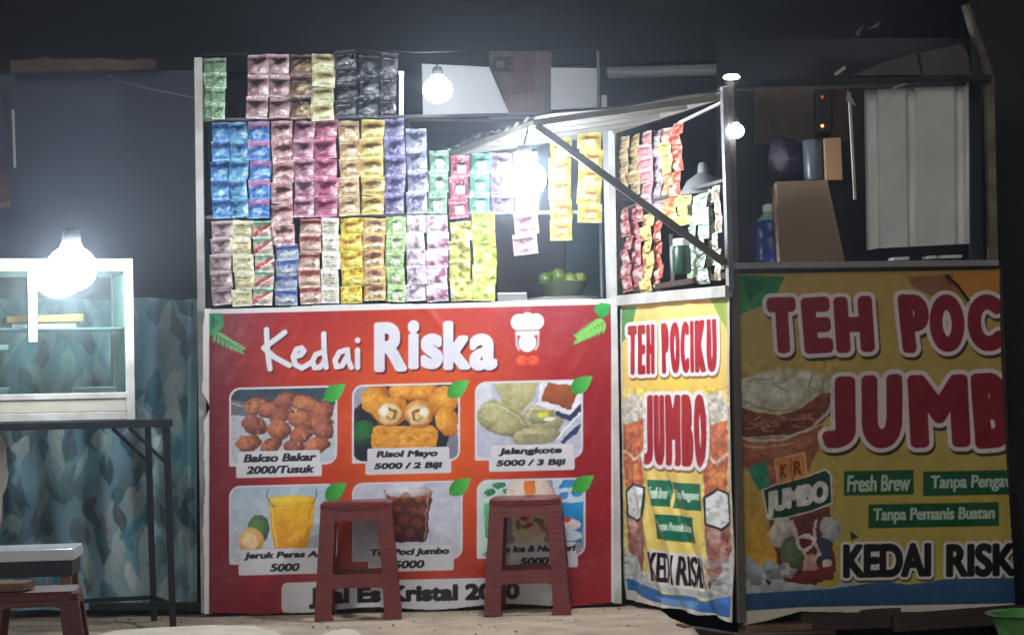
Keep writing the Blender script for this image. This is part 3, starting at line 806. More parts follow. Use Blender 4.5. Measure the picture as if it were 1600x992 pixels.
    def p4(a, b, c, d):
        cv.poly([(a, b), (c, b), (c, d), (a, d)], (178, 196, 208), col2=(196, 202, 216)); cv.poly([(470, 840), (530, 820), (530, 880), (470, 880)], (160, 164, 178))
        cv.ell(404, 820, 17, 22, (104, 136, 84), (52, 80, 50)); cv.ell(392, 838, 20, 20, (238, 196, 130), (214, 150, 74)); cv.ell(391, 839, 12, 12, (248, 216, 160), noise=.3)
        cv.poly([(419, 772), (494, 772), (487, 820), (480, 852), (430, 852), (424, 820)], (244, 186, 28), col2=(228, 150, 40))
        cv.ell(456, 778, 36, 9, (252, 212, 70), (238, 180, 30)); cv.stroke([(424, 778), (427, 815), (433, 848)], 2.4, (255, 226, 120), .7); cv.stroke([(486, 780), (481, 820), (476, 848)], 2.4, (210, 130, 20), .6)
        for i in range(24): cv.ell(RNG.uniform(432, 482), RNG.uniform(785, 848), 4, 7, (252, 206, 60) if i % 2 else (222, 150, 20), alpha=.35, soft=3)
        cv.stroke([(418, 757 + 3), (418, 772), (426, 786)], 2, (110, 122, 132)); cv.stroke([(494, 757 + 3), (495, 772), (488, 786)], 2, (110, 122, 132)); cv.stroke([(419, 788), (494, 786)], .9, (230, 232, 220), .6)
    def p5(a, b, c, d):
        cv.rrect(a, b, c, d, lav); cv.poly([(600, 764), (676, 766), (666, 846), (612, 846)], (98, 42, 34), col2=(66, 24, 26))
        cv.ell(638, 768, 38, 9, (224, 226, 232), (170, 150, 150)); cv.ell(638, 757, 22, 6, (224, 224, 234))
        for i, (x, y) in enumerate(((615, 778), (634, 776), (655, 780), (668, 776), (622, 794), (646, 796), (662, 800), (630, 812), (652, 818), (640, 832), (618, 826))):
            s_ = RNG.uniform(7, 11); an = RNG.uniform(0, 1.5)
            q = [(x + s_ * math.cos(an + k * 1.571), y + s_ * .8 * math.sin(an + k * 1.571)) for k in range(4)]
            cv.poly(q, (206, 142, 92) if y < 790 else (136, 70, 56), .75, col2=(120, 56, 42))
        for x in (603, 670): cv.stroke([(x, 772), (x + (10 if x < 630 else -7), 846)], 2, (190, 176, 184), .7)
    def p6(a, b, c, d):
        cv.rrect(a, b, c, d, (150, 150, 160)); cv.poly([(a, b), (800, b), (782, 800), (770, 860), (a, 870)], (196, 216, 208)); cv.poly([(756, 790), (784, 784), (776, 842), (758, 842)], (110, 190, 140), col2=(80, 150, 110))
        for x, y, r in ((766, 772, 9), (780, 762, 10), (774, 785, 7), (792, 770, 6)): cv.ell(x, y, r, r * .6, (52, 150, 100), (30, 90, 60), noise=.5)
        cv.ell(827, 778, 36, 30, (236, 224, 214), (210, 180, 160), noise=.2); cv.ell(828, 764, 8, 15, (226, 130, 50), noise=.5)
        cv.poly([(796, 790), (862, 790), (850, 856), (806, 856)], (238, 206, 160), col2=(226, 212, 190))
        for i, (x, y, r) in enumerate(((818, 812, 30), (835, 806, -20), (842, 818, 10), (824, 826, 0), (848, 828, 50), (810, 824, 80))): cv.ell(x, y, 9, 4, ((196, 60, 50), (214, 100, 60), (120, 150, 80))[i % 3], rot=r)
        cv.poly([(868, 780), (914, 776), (908, 852), (872, 852)], (40, 150, 210), col2=(30, 120, 190))
        cv.poly([(862, b), (920, b), (920, 790), (870, 792)], (196, 214, 236))
        for x, y, r in ((888, 762, 13), (902, 776, 10), (880, 780, 9), (896, 752, 8)): cv.ell(x, y, r, r * .55, (60, 150, 214), (40, 110, 190), noise=.6, rot=x)
        cv.ell(892, 826, 16, 9, (232, 214, 220), noise=.4); cv.ell(886, 818, 8, 4, (200, 60, 70)); cv.ell(890, 842, 20, 8, (206, 220, 236))
    panel(6, 361, 602, 524, 719, 372, 500, 699, 738, 'menu panel picturing grilled meatball skewers', 'Bakso Bakar', '2000/Tusuk', p1, (382, 494), (386, 491))
    panel(7, 553, 602, 716, 719, 574, 702, 699, 738, 'menu panel picturing golden fried rolls', 'Risol Mayo', '5000 / 2 Biji', p2, (589, 684), (585, 690))
    panel(8, 745, 602, 908, 719, 767, 895, 699, 738, 'menu panel picturing pale green pastries', 'Jalangkote', '5000 / 3 Biji', p3, (780, 878), (776, 883))
    panel(9, 361, 755, 524, 872, 376, 504, 852, 890, 'menu panel picturing a glass of orange juice', 'Jeruk Peras Asli', '5000', p4, (382, 512), (423, 468))
    panel(10, 553, 755, 720, 872, 578, 706, 852, 890, 'menu panel picturing a cup of iced tea', 'Teh Poci Jumbo', '5000', p5, (578, 702), (616, 663))
    panel(11, 748, 755, 912, 872, 771, 900, 852, 890, 'menu panel picturing bright mixed ice drinks', 'Pop Ice & Nutrisari', '5000', p6, (772, 899), (813, 858))
    # green leaf clipped on each panel
    for i, (x, y) in enumerate(((506, 622), (699, 621), (892, 619), (508, 776), (702, 774), (894, 774))):
        region(20 + i, 'printed_leaf')
        leaf(x, y, 42, 12.5, -36, (38, 140, 46), (96, 196, 84))
    # price bar at the foot
    region(12, 'price_bar', 'white bar lettered with the price of ice')
    cv.rrect(440, 905, 868, 953, cw, 9)
    cv.text('Jual Es Kristal 2000', 483, 913, 812, 947, (22, 22, 26), grow=2.3)
    cv.cur = 0
    b = thing('menu_banner', 'red and orange menu banner with food pictures hung on the left stall front', 'banner', (-0.4, 0, 0))
    def place(X, Y): return unproj(X, Y - SL * (X - 640), (0, 0, 0), NF)
    def keep(X, Y):
        left = 318 + 5 * (vnoise(Y / 40, Y * 0, 4) - .5) + np.where(abs(Y - 628) < 22, (22 - abs(Y - 628)) * .42, 0) + (Y - 485) * .006
        lowr = np.where(X < 440, 950 + 2 * np.sin(X * .05), 948 + 3 * np.sin(X * .03))
        return (X > left) & (X < 957 + (Y - 480) * .030) & (Y > 474 + 1.5 * np.sin(X * .02)) & (Y < lowr + 2)
    def disp(X, Y):
        x, y = (X - 640) / 100, (Y - 700) / 100
        d = .010 * (vnoise(x * .9 + 5, y * .9 + 5, 21, 2) - .5) + .005 * (vnoise(x * 3 + y * 1.5 + 9, y * .8 + 9, 22, 3) - .5)
        d += .0035 * np.exp(-((X - 660 - (Y - 480) * .9) / 10) ** 2) * np.exp(-(Y - 475) / 60) - .004 * np.exp(-((X - 650 + (Y - 480) * .25) / 7) ** 2) * np.exp(-(Y - 475) / 70)
        d += .003 * np.sin((X * .7 + Y) * .045) * np.clip((Y - 800) / 150, 0, 1)
        return d + .03 * np.clip((334 - X) / 18, 0, 1) ** 2
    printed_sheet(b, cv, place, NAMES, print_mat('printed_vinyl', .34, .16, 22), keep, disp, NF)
kedai()

# ------------------------------------------------------------------ drink banners (one design twice: wide at the front, lamplit paler colours at the side)
YEL = (214, 188, 84); DRED = (144, 34, 48); OUT = (238, 222, 222)
def ice(cv, x0, y0, x1, y1, n, sd, c=((224, 226, 222), (190, 194, 190), (206, 208, 200)), a=.42):
    rg = np.random.default_rng(sd)
    for i in range(n):
        x, y = rg.uniform(x0, x1), rg.uniform(y0, y1); s_ = rg.uniform(.12, .28) * (x1 - x0); an = rg.uniform(0, 1.5)
        q = [(x + s_ * math.cos(an + k * 1.571) * rg.uniform(.7, 1.1), y + s_ * .7 * math.sin(an + k * 1.571)) for k in range(4)]
        cv.poly(q, c[i % 3], a, col2=np.array(c[i % 3]) * .8)

def front_print():
    SL = .018
    cv = Canvas(1140, 414, 1600, 985, YEL)
    X, Y = cv.X, cv.Y
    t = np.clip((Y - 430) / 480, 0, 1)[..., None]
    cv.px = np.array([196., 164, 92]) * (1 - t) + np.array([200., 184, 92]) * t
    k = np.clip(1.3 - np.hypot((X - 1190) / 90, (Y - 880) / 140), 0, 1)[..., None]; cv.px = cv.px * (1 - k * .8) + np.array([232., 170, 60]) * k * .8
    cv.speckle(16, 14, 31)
    NAMES = {0: ('sheet', None)}
    def region(i, nm, lb=None): cv.cur = i; NAMES[i] = (nm, lb)
    region(1, 'leaf_print')
    cv.poly([(1140, 425), (1226, 430), (1214, 456), (1190, 476), (1160, 486), (1140, 500)], (40, 130, 66), col2=(70, 160, 90), noise=40); cv.poly([(1160, 430), (1200, 440), (1170, 470)], (24, 96, 52), .7)
    cv.cur = 0
    cv.poly([(1404, 432), (1560, 428), (1570, 470), (1520, 466), (1480, 458), (1440, 444)], (206, 140, 60)); cv.poly([(1418, 434), (1490, 430), (1484, 470), (1450, 462), (1424, 448)], (150, 96, 76), .8)
    # the big cup
    region(2, 'cup_print', 'printed cup of iced tea with a jumbo label')
    # glass behind: pale ice over tea, thick rim line, red-brown body fading into the yellow
    cv.poly([(1152, 604), (1172, 582), (1215, 572), (1262, 576), (1296, 590), (1308, 622), (1298, 650), (1262, 674), (1152, 690)], (206, 196, 158))
    for x, y, rx, ry, r in ((1186, 606, 34, 20, 10), (1236, 612, 34, 22, -16), (1268, 596, 26, 14, 30), (1205, 588, 26, 10, 0), (1176, 626, 20, 10, 20)):
        cv.ell(x, y, rx, ry, (232, 230, 216), (188, 184, 160), rot=r, noise=.25, seed=x, soft=4, alpha=.85)
    for q in (((1166, 592), (1184, 588), (1202, 590)), ((1160, 622), (1186, 634), (1222, 640), (1250, 634)), ((1206, 584), (1210, 598), (1232, 610)), ((1268, 582), (1264, 602), (1284, 610)), ((1286, 592), (1284, 612))):
        cv.stroke(q, 1.6, (120, 104, 78), .8, soft=2)
    cv.poly([(1150, 630), (1180, 640), (1216, 646), (1252, 636), (1284, 612), (1304, 612), (1304, 640), (1284, 660), (1240, 676), (1150, 680)], (150, 92, 62), col2=(116, 62, 46), noise=50)
    for i in range(26):
        t_ = RNG.uniform(0, 1); x = 1156 + 140 * t_; y = 662 - 34 * max(0, t_ - .55) / .45 + RNG.uniform(-10, 8)
        cv.stroke(((x, y), (x + RNG.uniform(4, 16), y + RNG.uniform(-8, 4)), (x + RNG.uniform(14, 26), y + RNG.uniform(-4, 6))), RNG.uniform(1.2, 3), ((206, 150, 104), (92, 46, 34), (226, 180, 136))[i % 3], .6, soft=2)
    cv.poly([(1152, 682), (1240, 680), (1286, 662), (1278, 700), (1262, 736), (1258, 770), (1198, 770), (1180, 730), (1160, 724)], (178, 104, 74), col2=(156, 78, 62), noise=36)
    for x, y, r in ((1186, 700, 22), (1226, 706, 26), (1256, 690, 16), (1206, 734, 18)): cv.ell(x, y, r, r * .8, (206, 142, 108), (160, 86, 64), noise=.35, alpha=.6, soft=8)
    for q, w_ in ((((1152, 678), (1182, 686), (1222, 684), (1262, 670), (1290, 648), (1304, 622)), 4.5), (((1154, 690), (1190, 697), (1240, 690)), 1.6)): cv.stroke(q, w_, (226, 214, 198), .9, soft=2)
    cv.poly([(1168, 726), (1198, 718), (1204, 752), (1186, 764)], (60, 150, 120), noise=20)
    cv.warp(1150, 560, 1312, 770, 2.5, 9, 7)
    # small front cup with its labels
    cup = [(1196, 800), (1296, 790), (1306, 890), (1284, 908), (1240, 912), (1222, 902)]
    cv.poly(cup, (120, 62, 58), col2=(110, 52, 50), noise=30)
    cv.ell(1222, 830, 20, 26, (226, 214, 206), (180, 170, 160), noise=.3); cv.ell(1238, 862, 20, 26, (120, 136, 100), (80, 96, 70), noise=.4)
    cv.ell(1296, 826, 16, 20, (220, 214, 214), (150, 150, 160), noise=.4); cv.poly([(1270, 830), (1300, 846), (1296, 880), (1278, 876)], (66, 72, 92))
    for q in ([(1238, 812), (1246, 838), (1254, 858), (1264, 878)], [(1276, 812), (1272, 842), (1280, 860), (1268, 884)]): cv.stroke(q, 5, (232, 200, 190))
    cv.poly([(1256, 864), (1274, 864), (1282, 900), (1252, 902)], (222, 176, 160), col2=(206, 150, 130))
    cv.ell(1259, 846, 14, 13, (236, 222, 220)); cv.ell(1259, 846, 9, 8, (120, 40, 40)); cv.ell(1256, 845, 3, 3, (150, 30, 40)); cv.ell(1262, 845, 3, 3, (150, 30, 40))
    cv.ell(1226, 886, 8, 10, (226, 200, 170), noise=.4); cv.ell(1292, 878, 8, 6, (230, 220, 200))
    cv.poly([(1222, 896), (1262, 890), (1304, 880), (1300, 902), (1270, 912), (1234, 910)], (150, 58, 54), col2=(110, 38, 40))
    cv.warp(1190, 806, 1310, 915, 4, 12, 8); cv.warp(1190, 806, 1310, 915, 2, 5, 9)
    lab = [(1192, 762), (1222, 750), (1262, 742), (1290, 732), (1298, 740), (1300, 784), (1270, 796), (1230, 806), (1200, 808)]
    cv.poly(lab, (34, 72, 54)); cv.stroke(lab, 2.6, (226, 226, 216), closed=True)
    cv.text('JUMBO', 1197, 756, 1294, 800, (236, 232, 224), grow=2.6, rot=-.17)
    q = [(1211, 715), (1257, 705), (1262, 742), (1216, 754)]; cv.poly(q, (226, 150, 84)); cv.stroke(q, 2.4, (240, 196, 140), closed=True)
    cv.text('K', 1219, 722, 1230, 744, (150, 70, 36), grow=1.2, rot=-.1); cv.text('R', 1240, 717, 1253, 740, (150, 70, 36), grow=1.2, rot=-.1); cv.stroke([(1235, 712), (1239, 748)], 1.4, (170, 90, 50))
    cv.cur = 0
    cv.poly([(1150, 900), (1168, 862), (1186, 880), (1206, 870), (1226, 905), (1300, 918), (1330, 900), (1360, 925), (1360, 945), (1150, 945)], (176, 188, 190), noise=50)
    ice(cv, 1165, 880, 1240, 920, 14, 9, ((206, 214, 214), (140, 154, 160), (226, 230, 228)), .7); cv.poly([(1194, 900), (1206, 906), (1200, 912)], (40, 44, 50)); cv.poly([(1328, 828), (1342, 838), (1330, 844)], (70, 66, 60))
    # lettering
    def word(i, body, boxes, grow, out, label=None):
        region(i, 'lettering', label)
        for dx, dy, gg, c in ((2.5, 5, out, (70, 56, 30)), (0, 0, out, OUT), (0, 0, 0, DRED)):
            for ch, (u0, v0, u1, v1) in zip(body, boxes):
                e = SL * ((u0 + u1) / 2 - 1360)
                cv.text(ch, u0 - gg + dx, v0 + e - gg + dy, u1 + gg + dx, v1 + e + gg + dy, c, grow=grow + gg, shear=-.05 + .04 * math.sin(u0), rot=.03 * math.sin(u0 * 3))
    word(3, 'TEHPOCIKU', [(1200, 464, 1245, 552), (1254, 464, 1299, 552), (1304, 463, 1364, 551), (1406, 460, 1452, 552), (1452, 460, 1506, 550), (1511, 460, 1566, 549), (1572, 460, 1584, 549), (1590, 460, 1636, 549), (1640, 460, 1690, 549)], 7.2, 6.5, 'dark red lettering reading TEH POC')
    word(4, 'JUMBO', [(1284, 588, 1337, 700), (1346, 585, 1410, 700), (1420, 585, 1514, 699), (1520, 582, 1580, 700), (1586, 582, 1640, 700)], 8.8, 7, 'dark red lettering reading JUMB')
    def label(i, u0, v0, u1, v1, body, x0, x1):
        region(i, 'green_label')
        e = SL * ((u0 + u1) / 2 - 1360); cv.rrect(u0 - 2, v0 + e - 2, u1 + 2, v1 + e + 2, (200, 170, 60), 1); cv.rrect(u0, v0 + e, u1, v1 + e, (22, 92, 56), 1)
        cv.text(body, x0, v0 + e + 6, x1, v1 + e - 5, (196, 214, 190), grow=.95, shear=.05)
    label(5, 1319, 735, 1428, 773, 'Fresh Brew', 1324, 1423)
    label(6, 1443, 735, 1610, 773, 'Tanpa Pengawet', 1454, 1606)
    label(7, 1357, 786, 1560, 823, 'Tanpa Pemanis Buatan', 1364, 1554)
    region(8, 'lettering', 'black lettering reading KEDAI RISK')
    for dx, dy, gg, c in ((1.5, 3, 4.5, (84, 74, 50)), (0, 0, 4.2, (236, 228, 226)), (0, 0, 0, (26, 22, 24))):
        cv.text('KEDAI', 1317 - gg + dx, 849 - gg + dy, 1455 + gg + dx, 902 + gg + dy, c, grow=3 + gg)
        cv.text('RISKA', 1478 - gg + dx, 851 - gg + dy, 1624 + gg + dx, 904 + gg + dy, c, grow=3 + gg)
    region(9, 'blue_band'); cv.poly([(1130, 925), (1300, 918), (1380, 908), (1420, 914), (1480, 906), (1610, 906), (1610, 960), (1130, 960)], (58, 100, 144), col2=(44, 80, 118), noise=20)
    region(10, 'hem'); cv.poly([(1130, 952), (1250, 946), (1400, 946), (1620, 946), (1620, 990), (1130, 990)], (226, 218, 200))
    cv.grain(1150, 560, 1310, 945, .16, 8, 3); cv.grain(1150, 560, 1310, 945, .08, 2.2, 4); cv.cur = 0
    b = thing('drink_banner', 'wide dim yellow drink banner with big dark red letters on the booth front', 'banner', D(1360, 940))
    def place(X, Y): return unproj(X, Y - SL * (X - 1360) , DP + DN * .004, DN)
    def keep(X, Y):
        low = np.interp(X, [1150, 1200, 1250, 1330, 1400, 1500, 1600], [975, 966, 953, 956, 957, 958, 958])
        return (X > 1148 + (Y - 430) * .022) & (X < 1562 + np.clip((Y - 560) / 380, 0, 1) * 22 + np.clip((Y - 430) / 130, 0, 1) * 2) & (Y > 424) & (Y < low)
    def disp(X, Y):
        x, y = (X - 1360) / 100, (Y - 700) / 100
        return .010 * (vnoise(x * .8 + 5, y * .6 + 5, 41, 2) - .5) + .008 * (vnoise(x * 1.5 + 3, y * .3 + 3, 42, 2) - .5) * np.clip((Y - 700) / 200, 0, 1) + .004 * (vnoise(x * 3, y * 3, 43) - .5)
    printed_sheet(b, cv, place, NAMES, print_mat('printed_vinyl'), keep, disp, DN)
front_print()

def side_print():
    W, H = 210, 500                                     # canvas units; t = x/W along the side, s = y/H down
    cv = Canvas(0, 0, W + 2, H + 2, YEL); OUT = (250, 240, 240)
    X, Y = cv.X, cv.Y
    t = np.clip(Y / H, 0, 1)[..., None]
    cv.px = np.array([252., 206, 124]) * (1 - t) + np.array([252., 230, 122]) * t  # paler than the front print: the bulb's brightness is put into these colours
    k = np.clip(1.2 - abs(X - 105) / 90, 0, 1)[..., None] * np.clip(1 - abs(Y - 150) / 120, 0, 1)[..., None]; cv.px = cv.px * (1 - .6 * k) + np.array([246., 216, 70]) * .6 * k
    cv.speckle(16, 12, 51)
    NAMES = {0: ('sheet', None)}
    def region(i, nm, lb=None): cv.cur = i; NAMES[i] = (nm, lb)
    region(1, 'leaf_print'); cv.poly([(0, 4), (34, 4), (26, 30), (14, 54), (0, 66)], (96, 150, 80), noise=40); region(13, 'leaf_print'); cv.poly([(176, 2), (212, 0), (212, 60), (196, 40)], (150, 170, 80), noise=40)
    def cup(i, x0, x1, sd):
        region(i, 'cup_print'); w_ = x1 - x0
        cv.poly([(x0, 170), (x0 + .3 * w_, 150), (x1 - .2 * w_, 150), (x1, 175), (x1, 215), (x0, 218)], (224, 214, 196), noise=40); ice(cv, x0 + 4, 155, x1 - 4, 200, 12, sd)
        cv.poly([(x0, 200), (x1, 192), (x1 - .05 * w_, 260), (x1 - .15 * w_, 330), (x0 + .2 * w_, 332), (x0, 270)], (224, 128, 84), col2=(196, 104, 84), noise=50)
        cv.stroke([(x0 + 2, 246), (x0 + .5 * w_, 258), (x1 - 2, 244)], 5, (232, 206, 180)); cv.poly([(x0 + .2 * w_, 268), (x1 - .2 * w_, 264), (x1 - .24 * w_, 292), (x0 + .24 * w_, 296)], (226, 140, 84))
        cv.poly([(x0 + .1 * w_, 340), (x1, 336), (x1 - .1 * w_, 440), (x0 + .7 * w_, 462), (x0 + .35 * w_, 462), (x0 + .2 * w_, 430)], (184, 124, 110), col2=(170, 106, 100), noise=40)
        cv.ell(x0 + .45 * w_, 372, .2 * w_, 26, (216, 176, 160), (160, 100, 90), noise=.4); cv.ell(x0 + .65 * w_, 410, .18 * w_, 30, (206, 160, 150), (140, 80, 76), noise=.4)
        cv.ell(x0 + .5 * w_, 448, .28 * w_, 14, (130, 40, 46))
        cv.warp(x0, 150, x1, 465, 4, 14, sd)
        q = [(x0 + .12 * w_, 312), (x0 + .5 * w_, 298), (x1 - .06 * w_, 304), (x1 - .04 * w_, 348), (x0 + .6 * w_, 360), (x0 + .16 * w_, 352)]
        cv.poly(q, (240, 240, 238), noise=16); cv.stroke(q, 3.4, (36, 50, 42), closed=True)
    cup(2, 4, 48, 61); cup(3, 164, 208, 62)
    region(4, 'ice_print'); cv.poly([(0, 410), (26, 420), (40, 440), (70, 455), (140, 462), (176, 452), (200, 400), (212, 380), (212, 470), (0, 470)], (206, 208, 206), noise=50)
    ice(cv, 150, 410, 208, 460, 14, 63, ((230, 232, 230), (180, 188, 194), (214, 190, 186)), .7)
    def word(i, body, x0, y0, x1, y1, grow, out, gap=.0, rel=None, lab=None):
        region(i, 'lettering', lab)
        tot = sum(rel); xs = []; x = x0
        for r_ in rel: xs.append((x, x + (x1 - x0) * r_ / tot)); x += (x1 - x0) * r_ / tot
        for dx, dy, gg, c in ((1.5, 4, out, (150, 110, 60)), (0, 0, out, OUT), (0, 0, 0, (176, 30, 44))):
            for ch, (a, b) in zip(body, xs):
                if ch == ' ': continue
                cv.text(ch, a + .8 - gg + dx, y0 - gg + dy, b - .8 + gg + dx, y1 + gg + dy, c, grow=grow + gg)
    word(5, 'TEH POCIKU', 15, 36, 188, 118, 3.0, 6.0, rel=(1.1, .95, 1.1, .75, 1, 1.15, 1.05, .5, 1.15, 1.1), lab='red lettering reading TEH POCIKU')
    word(6, 'JUMBO', 46, 152, 168, 266, 4.0, 6.5, rel=(.85, 1, 1.35, 1, 1.1), lab='red lettering reading JUMBO')
    def label(i, x0, y0, x1, y1, body):
        region(i, 'green_label'); cv.rrect(x0, y0, x1, y1, (26, 116, 84), 1); cv.text(body, x0 + 5, y0 + 11, x1 - 5, y1 - 12, (206, 226, 206), grow=.8)
    label(7, 58, 290, 96, 332, 'Fresh Brew'); label(8, 100, 292, 158, 334, 'Tanpa Pengawet'); label(9, 70, 345, 144, 386, 'Tanpa Pemanis Buatan')
    region(10, 'lettering', 'black lettering reading KEDAI RISKA')
    for gg, c in ((5, (236, 230, 228)), (0, (34, 30, 32))):
        cv.text('KEDAI', 58 - gg, 408 - gg, 106 + gg, 456 + gg, c, grow=.9 + gg); cv.text('RISKA', 113 - gg, 408 - gg, 166 + gg, 456 + gg, c, grow=.9 + gg)
    region(11, 'blue_band'); cv.poly([(0, 458), (40, 462), (80, 474), (120, 470), (160, 474), (212, 456), (212, 512), (0, 512)], (70, 130, 196), col2=(44, 104, 176), noise=40)
    cv.poly([(60, 480), (150, 478), (120, 500), (90, 498)], (150, 190, 224), .7); 
    region(12, 'hem'); cv.poly([(0, 478), (30, 478), (60, 490), (212, 491), (212, 512), (0, 512)], (232, 226, 212)); cv.rrect(-5, 0, 4, H, (226, 220, 214)); cv.rrect(207, 0, 216, H, (206, 190, 176))
    cv.grain(2, 140, 50, 470, .3, 6, 3); cv.grain(162, 140, 210, 470, .3, 6, 4); cv.cur = 0
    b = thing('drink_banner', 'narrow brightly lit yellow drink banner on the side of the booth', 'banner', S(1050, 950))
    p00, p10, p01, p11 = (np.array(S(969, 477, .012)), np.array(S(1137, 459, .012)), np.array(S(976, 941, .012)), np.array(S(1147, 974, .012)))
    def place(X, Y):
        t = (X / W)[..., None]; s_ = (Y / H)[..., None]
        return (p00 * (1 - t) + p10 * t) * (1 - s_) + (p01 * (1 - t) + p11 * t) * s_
    def keep(X, Y):
        return (Y < 498 - 4 * np.sin(X * .045) ** 2 - np.clip((25 - X) / 25, 0, 1) * 3)
    def disp(X, Y):
        x, y = X / W * 5, Y / H * 5
        d = .016 * (vnoise(x * .7 + 4, y * .45 + 4, 71, 2) - .5)
        lower = np.clip((Y - 270) / 200, 0, 1)
        for x0, sl, w_, a in ((60, .33, 9, .022), (120, .36, 13, .018), (30, .25, 7, .018), (165, .1, 10, .022), (90, .4, 6, -.014)):
            d += a * np.exp(-((X - x0 - (Y - 290) * sl) / w_) ** 2) * np.clip((Y - 250) / 60, 0, 1) * (1 - .4 * lower)
        d += .012 * np.sin(X * .11 + Y * .02) * lower ** 2
        return d + .006 * (vnoise(x * 3, y * 2, 73) - .5)
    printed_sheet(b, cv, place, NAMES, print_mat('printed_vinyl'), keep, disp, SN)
side_print()

# ------------------------------------------------------------------ blue leaf-patterned tarpaulin at the left
def leafy():
    cv = Canvas(-24, 458, 318, 962, (90, 140, 160), ss=2)
    X, Y = cv.X, cv.Y
    n1 = vnoise(X / 60, Y / 80, 81)[..., None]
    cv.px = np.array([84., 142, 170]) * (1 - n1) + np.array([142., 186, 200]) * n1
    rg = np.random.default_rng(8)
    def lf(x, y, L, w_, rot, c, c2, al):
        c_, s_ = math.cos(rot), math.sin(rot); pts = [(tt, w_ * math.sin(math.pi * tt ** .75)) for tt in np.linspace(0, 1, 9)] + [(tt, -w_ * .8 * math.sin(math.pi * tt ** .9)) for tt in np.linspace(1, 0, 9)]
        cv.poly([(x + L * a * c_ - b * s_, y + L * a * s_ + b * c_) for a, b in pts], c, al, col2=c2)
        cv.stroke([(x, y), (x + L * .9 * c_, y + L * .9 * s_)], 1.4, (140, 160, 160), al * .5)
    for i in range(150):
        x, y = rg.uniform(-20, 315), rg.uniform(440, 960); L = rg.uniform(26, 75); k = rg.uniform(0, 1)
        c = np.array([[66, 116, 142], [96, 140, 150], [92, 106, 122], [52, 138, 170]][i % 4]) * rg.uniform(.8, 1.2)
        lf(x, y, L, rg.uniform(7, 16), rg.uniform(.9, 2.2), c, c * .8, .75)
    for i in range(70):
        x, y = rg.uniform(-20, 310), rg.uniform(450, 940); L = rg.uniform(34, 95)
        c = np.array([218, 228, 222]) * rg.uniform(.8, 1.06)
        lf(x, y, L, rg.uniform(6, 15), rg.uniform(1.0, 2.1), c, c * np.array([.7, .82, .88]), .72)
    for i in range(9):
        x, y = rg.uniform(-10, 310), rg.uniform(600, 950); cv.ell(x, y, rg.uniform(5, 12), rg.uniform(7, 18), (110, 96, 104) if i % 2 else (120, 130, 132), (70, 76, 88), rot=rg.uniform(0, 40), noise=.4, alpha=.7, soft=2)
    cv.px = cv.px * .78 + cv.px.mean(-1, keepdims=True) * .26; cv.warp(-24, 458, 318, 962, 8, 40, 11); cv.warp(-24, 458, 318, 962, 2.5, 9, 12)
    b = thing('leafy_tarpaulin', 'blue tarpaulin with a pale leaf pattern hanging behind the black table', 'tarpaulin', P(150, 955, .12))
    cv.rid[cv.Y > 944] = 1
    def disp(X, Y):
        x = X / 40
        return .035 * np.sin(X * .085 + .4 * np.sin(Y * .012)) * np.clip((Y - 470) / 200, .25, 1) * .5 + .02 * (vnoise(x * 1.2, Y / 160, 83, 2) - .5) + .03 * np.exp(-((X - 297) / 9) ** 2)
    def keep(X, Y): return (X < 309) & (Y > 466 + 2 * np.sin(X * .05)) & (Y < 953)
    printed_sheet(b, cv, lambda X, Y: unproj(X, Y, (0, .12, 0), NF), {0: ('sheet', None), 1: ('hem', None)}, print_mat('printed_plastic', .4, .25, 14), keep, disp, NF)
leafy()

